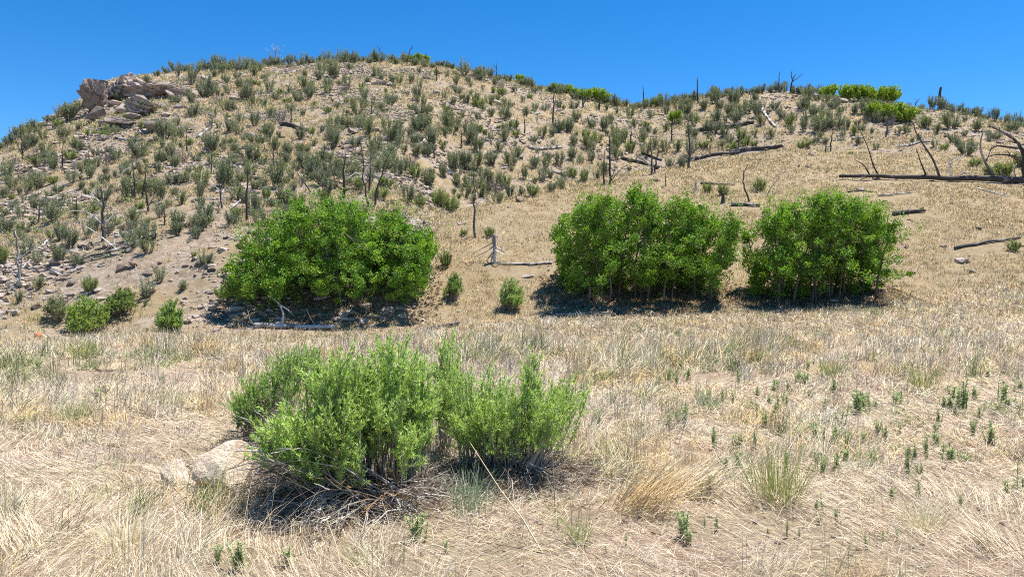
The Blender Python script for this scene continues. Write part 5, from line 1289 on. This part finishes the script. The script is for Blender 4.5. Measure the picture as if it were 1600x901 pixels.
# dead grey and brown stems sprawling from the near shrub's foot
def sprawl(parent, g0, base, polys, n, seed, cols, r0=.0045, name='dead_stems'):
    r = np.random.default_rng(seed); b = Buf(); P = []
    b0 = [G(*p)[0] for p in base]
    for poly, share in polys:
        q = np.array(poly, float); c = 0
        while c < int(n * share):
            x = r.uniform(q[:, 0].min(), q[:, 0].max()); y = r.uniform(q[:, 1].min(), q[:, 1].max())
            if not inside(poly, x, y): continue
            p0 = b0[r.integers(len(b0))] + r.normal(size=3) * np.array([.09, .09, 0]); p0[2] = float(H(p0[:1], p0[1:2])[0]) + .01
            e = at(x, y, p0[1] + r.uniform(-.35, .1)); gz = float(H(e[:1], e[1:2])[0])
            if e[2] < gz + .02: e = G(x, y)[0] + np.array([0, 0, r.uniform(.02, .12)])
            w = curve_path(p0, e, 8, .03, r, np.array([0, 0, r.uniform(.03, .20)])); P.append(w); c += 1
            for _ in range(2):
                k = r.integers(3, 7); d = norm(norm(w[k + 1] - w[k - 1]) + r.normal(size=3) * .4); P.append(curve_path(w[k], w[k] + d * np.linalg.norm(e - p0) * r.uniform(.15, .35), 8, .03, r))
    P = np.array(P); zz = H(P[..., 0].ravel(), P[..., 1].ravel()).reshape(P.shape[:2]); P[..., 2] = np.maximum(P[..., 2], zz + .006)
    tubes(b, P - g0, np.linspace(1, .35, 8)[None] * r0 * r.uniform(.5, 1.3, (len(P), 1)), mixcol(cols, len(P), r, .14), 4)
    b.build(name, M_TWIG, parent)
GREYW = [(.44, .39, .33), (.34, .29, .24), (.24, .20, .16), (.58, .54, .49), (.18, .135, .10)]
sprawl(main, np.array(main.location), [(590, 792), (560, 798), (620, 795), (535, 794)], [([(345, 700), (400, 690), (480, 740), (560, 800), (570, 868), (470, 872), (390, 840), (400, 780)], .62), ([(560, 790), (700, 740), (720, 800), (640, 840)], .22), ([(370, 700), (420, 680), (470, 740), (420, 760)], .16)], 190, 601, GREYW, .0044)
sprawl(main, np.array(main.location), [(600, 795), (640, 785)], [([(480, 740), (560, 750), (600, 720), (640, 740), (690, 780), (560, 860), (500, 830)], 1.0)], 70, 605, [(.5, .3, .14), (.42, .27, .15), (.56, .38, .2)], .003)
rear = [o for o in COL.objects if o.get('label', '').startswith('low clump behind')][0]
sprawl(rear, np.array(rear.location), [(440, 700), (470, 690), (410, 700)], [([(350, 680), (372, 630), (430, 600), (480, 620), (470, 690), (400, 720), (350, 715)], 1.0)], 110, 602, GREYW + [(.42, .3, .2), (.5, .36, .22)], .004)
rightc = [o for o in COL.objects if o.get('label', '').startswith('upright right-hand')][0]
sprawl(rightc, np.array(rightc.location), [(790, 740), (810, 742), (770, 738)], [([(840, 650), (880, 640), (895, 690), (860, 740), (900, 780), (800, 800), (720, 790), (700, 720), (760, 700)], .9), ([(860, 690), (900, 660), (890, 720)], .1)], 95, 603, GREYW, .004)
# dark fallen twigs on the ground under it
def twig_litter():
    b = Buf(); r = np.random.default_rng(611); n = 17000
    X = r.normal(size=n); Y = r.normal(size=n); k = r.integers(0, 6, n)
    ctr = np.array([(-.9, 5.45), (-1.75, 5.9), (0.05, 5.7), (-.4, 5.35), (-1.35, 5.15), (-.9, 5.1)]); sd = np.array([(.55, .28), (.45, .35), (.42, .22), (.45, .16), (.28, .14), (.3, .12)])
    X = ctr[k, 0] + X * sd[k, 0]; Y = ctr[k, 1] + Y * sd[k, 1]
    base = np.stack([X, Y, H(X, Y) + r.uniform(0, .05, n)], 1)
    blades(b, base, r.uniform(.05, .28, n), r.uniform(.75, 1.04, n), r.uniform(0, 6.28, n), r.uniform(.003, .006, n), mixcol([(.16, .12, .09), (.22, .17, .13), (.11, .08, .06), (.32, .27, .22), (.44, .4, .35), (.26, .15, .07)], n, r, .15), 3, r)
    tag(b.build('twig_litter', M_TWIG), kind='stuff')
twig_litter()

# ------------------------------------------------------------------ tussocks and weeds one can count in the meadow
def tussock(px, y, h, w, label, cols, n=170, lean=.28, az=None, seed=0, wid=.0036, dead=.35, name='grass_tussock', cat='grass tussock'):
    r = np.random.default_rng(seed + 900); g = G(px, y)[0]; s = g[1] / F
    root = empty(name, g); tag(root, label, cat, 'grass tussocks in the meadow')
    hm = h * s * 1.15
    def part(nm, m, cc, hs, ls, mat):
        b = Buf(); rad = w * s * .16
        base = np.stack([r.normal(size=m) * rad, r.normal(size=m) * rad, np.zeros(m)], 1)
        a = np.arctan2(base[:, 1], base[:, 0]) + r.normal(size=m) * .5 if az is None else az + r.normal(size=m) * .35
        blades(b, base - np.array([0, 0, .01]), hm * hs * r.uniform(.55, 1.12, m), np.clip(ls + .17 * r.normal(size=m), .03, 1.0), a, wid * r.uniform(.7, 1.4, m), mixcol(cc, m, r, .13), 6, r)
        b.build(nm, mat, root)
    part('blades', n, cols, 1.0, lean, M_GRASS if cols is not STRAW and cols is not GOLD else M_STRAW)
    part('dead_blades', int(n * dead), STRAW + GREYS, .6, lean + .38, M_STRAW)
    LAND.append((px, y - h / 2, None))
BLUEG = [(.26, .34, .24), (.21, .29, .19), (.32, .38, .27)]
YGR = [(.33, .35, .12), (.26, .31, .09), (.42, .38, .16)]
tussock(735, 800, 66, 90, 'spiky blue-green grass tussock at the foot of the near shrubs', BLUEG, 150, .36, seed=1)
tussock(1213, 792, 92, 110, 'big yellow-green grass tussock with golden dead skirt on the right', YGR, 230, .26, seed=2, dead=.8)
tussock(305, 818, 84, 70, 'fresh green tussock in front of the cream boulder', [(.22, .32, .08), (.28, .36, .11), (.17, .26, .06)], 70, .34, az=.5, seed=3, wid=.0045, dead=.9)
tussock(1000, 800, 95, 150, 'large golden tussock swept over to one side right of the near shrubs', GOLD, 330, .62, az=-.25, seed=4)
tussock(1075, 775, 80, 110, 'pale swept tussock beside the large golden one', STRAW, 240, .7, az=-.35, seed=5)
tussock(32, 868, 70, 130, 'thick straw tussock leaning out of the bottom corner', STRAW, 300, .6, az=2.9, seed=6)
tussock(130, 560, 32, 50, 'yellowish tussock in the pale far part of the meadow', YGR, 120, .34, seed=7, wid=.008)
tussock(118, 662, 40, 62, 'dull green tussock below the small leafy weed', GREEN, 150, .4, seed=8, wid=.005)
tussock(44, 668, 34, 34, 'little dull green tussock near the left edge', GREEN, 80, .35, seed=9, wid=.005)
tussock(1299, 592, 34, 44, 'green-tipped tussock in the far right meadow', GREEN, 120, .4, seed=10, wid=.007, dead=.8)
tussock(1440, 612, 40, 46, 'loose green tussock between leafy weeds far right', YGR, 110, .34, seed=11, wid=.007, dead=.8)
tussock(1108, 645, 34, 42, 'thin grey-green tussock mid meadow right of the shrubs', BLUEG, 110, .34, seed=12, wid=.006, dead=.8)
tussock(268, 640, 36, 50, 'half-green tussock left of the low rear clump', GREEN, 90, .45, seed=13, wid=.005, dead=1)
tussock(1440, 830, 60, 80, 'grey wiry tussock low on the right', GREYS, 170, .45, seed=14, dead=.5)
tussock(905, 850, 46, 60, 'sparse green tussock right of the leaning stalk', GREEN, 80, .3, seed=15, dead=1)
tussock(760, 570, 26, 34, 'small pale green tussock behind the near shrubs', GREEN, 80, .4, seed=16, wid=.007)
tussock(940, 600, 26, 34, 'faint green tussock right of the fanned clump', GREEN, 80, .4, seed=17, wid=.007)
tussock(1560, 870, 60, 110, 'straw tussock by the lower right corner', STRAW, 220, .66, az=2.6, seed=18)
tussock(200, 860, 60, 100, 'greyish straw tussock low on the left', STRAW + GREYS, 220, .5, seed=19)
tussock(560, 885, 34, 60, 'short green tussock at the bottom edge', GREEN, 80, .45, seed=20, dead=1)

WV = []
for i in range(6):
    r = np.random.default_rng(700 + i); sb, lb = Buf(), Buf(); m = [5, 3, 7, 4, 9, 6][i]
    for j in range(m):
        p0 = np.array([r.normal() * .10, r.normal() * .10, -.03]); p1 = p0 + np.array([r.normal() * .10, r.normal() * .10, r.uniform(.55, 1.05)])
        P = curve_path(p0, p1, 7, .02, r); tubes(sb, P[None], np.linspace(.016, .007, 7)[None], mixcol([(.24, .24, .12), (.3, .26, .15)], 1, r), 4)
        k = 44; t = r.uniform(.12, 1, k) * 6; i0 = np.minimum(t.astype(int), 5); c = P[i0] + (P[i0 + 1] - P[i0]) * (t - i0)[:, None]
        d = np.concatenate([r.normal(size=(k, 2)), r.uniform(-.1, 1.0, (k, 1))], 1)
        leaves(lb, c + norm(d) * .06, d, .15 * r.uniform(.6, 1.3, k), .034 * r.uniform(.7, 1.3, k), mixcol([(.34, .44, .17), (.41, .49, .23), (.27, .37, .13), (.46, .49, .30)], k, r, .12), r)
    WV.append((sb.mesh('stem_cluster', M_STEM), lb.mesh('foliage', M_GRASS)))
WEEDS = [(1068,848,44,30),(1133,750,34,26),(1307,746,38,24),(1347,746,20,14),(1395,784,20,18),(1437,784,32,16),(1510,731,20,18),(1592,778,48,34),(1465,697,22,18),(1476,731,42,28),(1277,686,24,20),(1307,697,26,18),(1350,859,24,18),(1309,821,28,14),(1287,810,32,14),(1274,810,28,14),(1540,866,22,16),
 (1229,844,30,10),(1109,784,40,16),(1161,761,26,12),(1349,694,18,14),(1382,690,22,14),(1407,679,22,12),(1547,697,26,26),(1056,716,16,14),(1257,605,24,26),(1345,646,40,34),(1316,670,40,26),(1384,692,24,14),(1357,646,24,18),(1401,631,20,18),(1494,631,30,26),(1506,643,46,30),(1523,626,20,18),(1594,614,16,20),(1567,639,22,22),(1531,656,20,14),
 (1467,668,28,14),(1465,698,20,14),(1548,692,34,16),(1269,688,30,24),(1308,695,26,20),(1289,641,16,20),(1575,575,12,14),(910,631,30,26),(934,668,26,16),(1066,666,40,18),(941,602,16,14),(1151,602,28,16),(1217,648,28,16),(1244,605,18,14),(1183,624,18,20),(993,597,14,12),(1195,670,28,14),
 (160,634,34,26),(652,850,46,40),(372,895,46,44),(455,890,34,34),(340,880,30,20),(1005,640,18,14),(1030,600,16,14),(1420,720,22,16),(1250,720,24,14),(1180,700,22,12),(1500,800,22,16),(60,575,14,16),(250,600,14,14),(700,870,24,20),(870,830,22,14),(1120,830,24,14),(1400,850,22,14),(980,860,22,16)]
for px, y, h, w in list(WEEDS):
    for _ in range(int(NR.integers(0, 3)) if px > 880 else 0):
        WEEDS.append((px + NR.normal() * 26, y + NR.normal() * 9, h * NR.uniform(.45, .9), w * NR.uniform(.5, 1)))
for _ in range(95):
    a_, b_ = NR.uniform(1010, 1600), NR.uniform(575, 760)
    if vnoise(np.array([a_ / 90]), np.array([b_ / 40]), 8)[0] > .42: WEEDS.append((a_, b_, (14 + (b_ - 575) * .09) * NR.uniform(.7, 1.4), NR.uniform(12, 24)))
for px, y, h, w in WEEDS:
    if y > 896: continue
    g = G(px, y)[0]; s = g[1] / F; k = int(NR.integers(0, 6)); root = empty('weed_plant', g, NR.uniform(0, 6.28))
    hm = h * s * 1.1; wm = w * s * 1.6; root.scale = (min(wm, hm * 1.5), min(wm, hm * 1.5), hm)
    for m, nm in zip(WV[k], ('stem_cluster', 'foliage')):
        o = bpy.data.objects.new(nm, m); COL.objects.link(o); o.parent = root
    AUTO.append((root, ('tall' if h > 32 else 'tiny' if h < 18 else 'small') + ' leafy green', 'weed', px, y - h / 2, 'weed', 'leafy green weeds in the meadow'))
LAND += [(1213, 750, 'the big yellow-green tussock'), (1040, 770, 'the golden swept tussock'), (735, 770, 'the blue-green tussock'), (305, 780, 'the fresh green tussock'), (1299, 576, 'the green-tipped far tussock'), (1440, 594, 'the loose green tussock'), (1108, 628, 'the grey-green tussock'), (1440, 805, 'the wiry grey tussock')]

def stalk(pts, rad, label, Yoff=0.0):
    g = G(*pts[0])[0]; P = np.array([at(x, y, g[1] + Yoff * i) for i, (x, y) in enumerate(pts)]); P[0] = g
    t = np.linspace(0, len(P) - 1, 10); q = np.stack([np.interp(t, np.arange(len(P)), P[:, k]) for k in range(3)], 1)
    b = Buf(); tubes(b, (q - g)[None], np.linspace(rad, rad * .45, 10)[None], np.array([(.82, .66, .42)]), 5)
    tag(b.build('dry_stalk', M_STRAW, loc=g), label, 'stalk')
stalk([(848, 866), (818, 812), (782, 765), (735, 692)], 0.0055, 'long straight straw-coloured stalk leaning across the near shrubs', .10)
stalk([(868, 800), (864, 730), (862, 680)], .004, 'thin upright dry stalk at the edge of the fanned clump', .02)

# ------------------------------------------------------------------ labels of the many: told apart by what they grow beside
LAND = [l for l in LAND if l[2]]
ORD = ['closest ', 'second ', 'third ', 'fourth ', 'fifth ', 'sixth ', 'seventh ', 'eighth ', 'ninth ', 'tenth ', 'eleventh ', 'twelfth ', 'thirteenth ', 'fourteenth ', 'fifteenth ', 'sixteenth ', 'seventeenth ', 'eighteenth ', 'nineteenth ', 'twentieth ']
lx = np.array([l[0] for l in LAND]); ly = np.array([l[1] for l in LAND])
groups = {}
for rec in AUTO:
    o, look, kind, px, y, cat, grp = rec
    d = np.hypot(lx - px, (ly - y) * 1.2)
    if kind == 'weed': d = d + np.where(ly > 520, 0, 4000)
    else: d = d + np.where(ly > 520, 4000, 0)
    i = int(np.argmin(d)); dx, dy = px - lx[i], y - ly[i]
    if abs(dx) < 8 and abs(dy) < 10: dr = 'at'
    elif abs(dx) > 1.7 * abs(dy): dr = 'right of' if dx > 0 else 'left of'
    elif abs(dy) > 1.7 * abs(dx): dr = 'below' if dy > 0 else 'above'
    else: dr = ('down' if dy > 0 else 'up') + ('-right of' if dx > 0 else '-left of')
    groups.setdefault((look, kind, dr, i), []).append((d[i], rec))
for (look, kind, dr, i), rows in groups.items():
    rows.sort(key=lambda t: t[0])
    for k, (_, rec) in enumerate(rows):
        o = rec[0]
        tag(o, ((ORD[min(k, 19)] if len(rows) > 1 else '') + look + ' ' + kind + ' ' + (dr if k == 0 and len(rows) == 1 else (dr if dr == 'at' else dr)) + ' ' + LAND[i][2]).strip(), rec[5], rec[6])
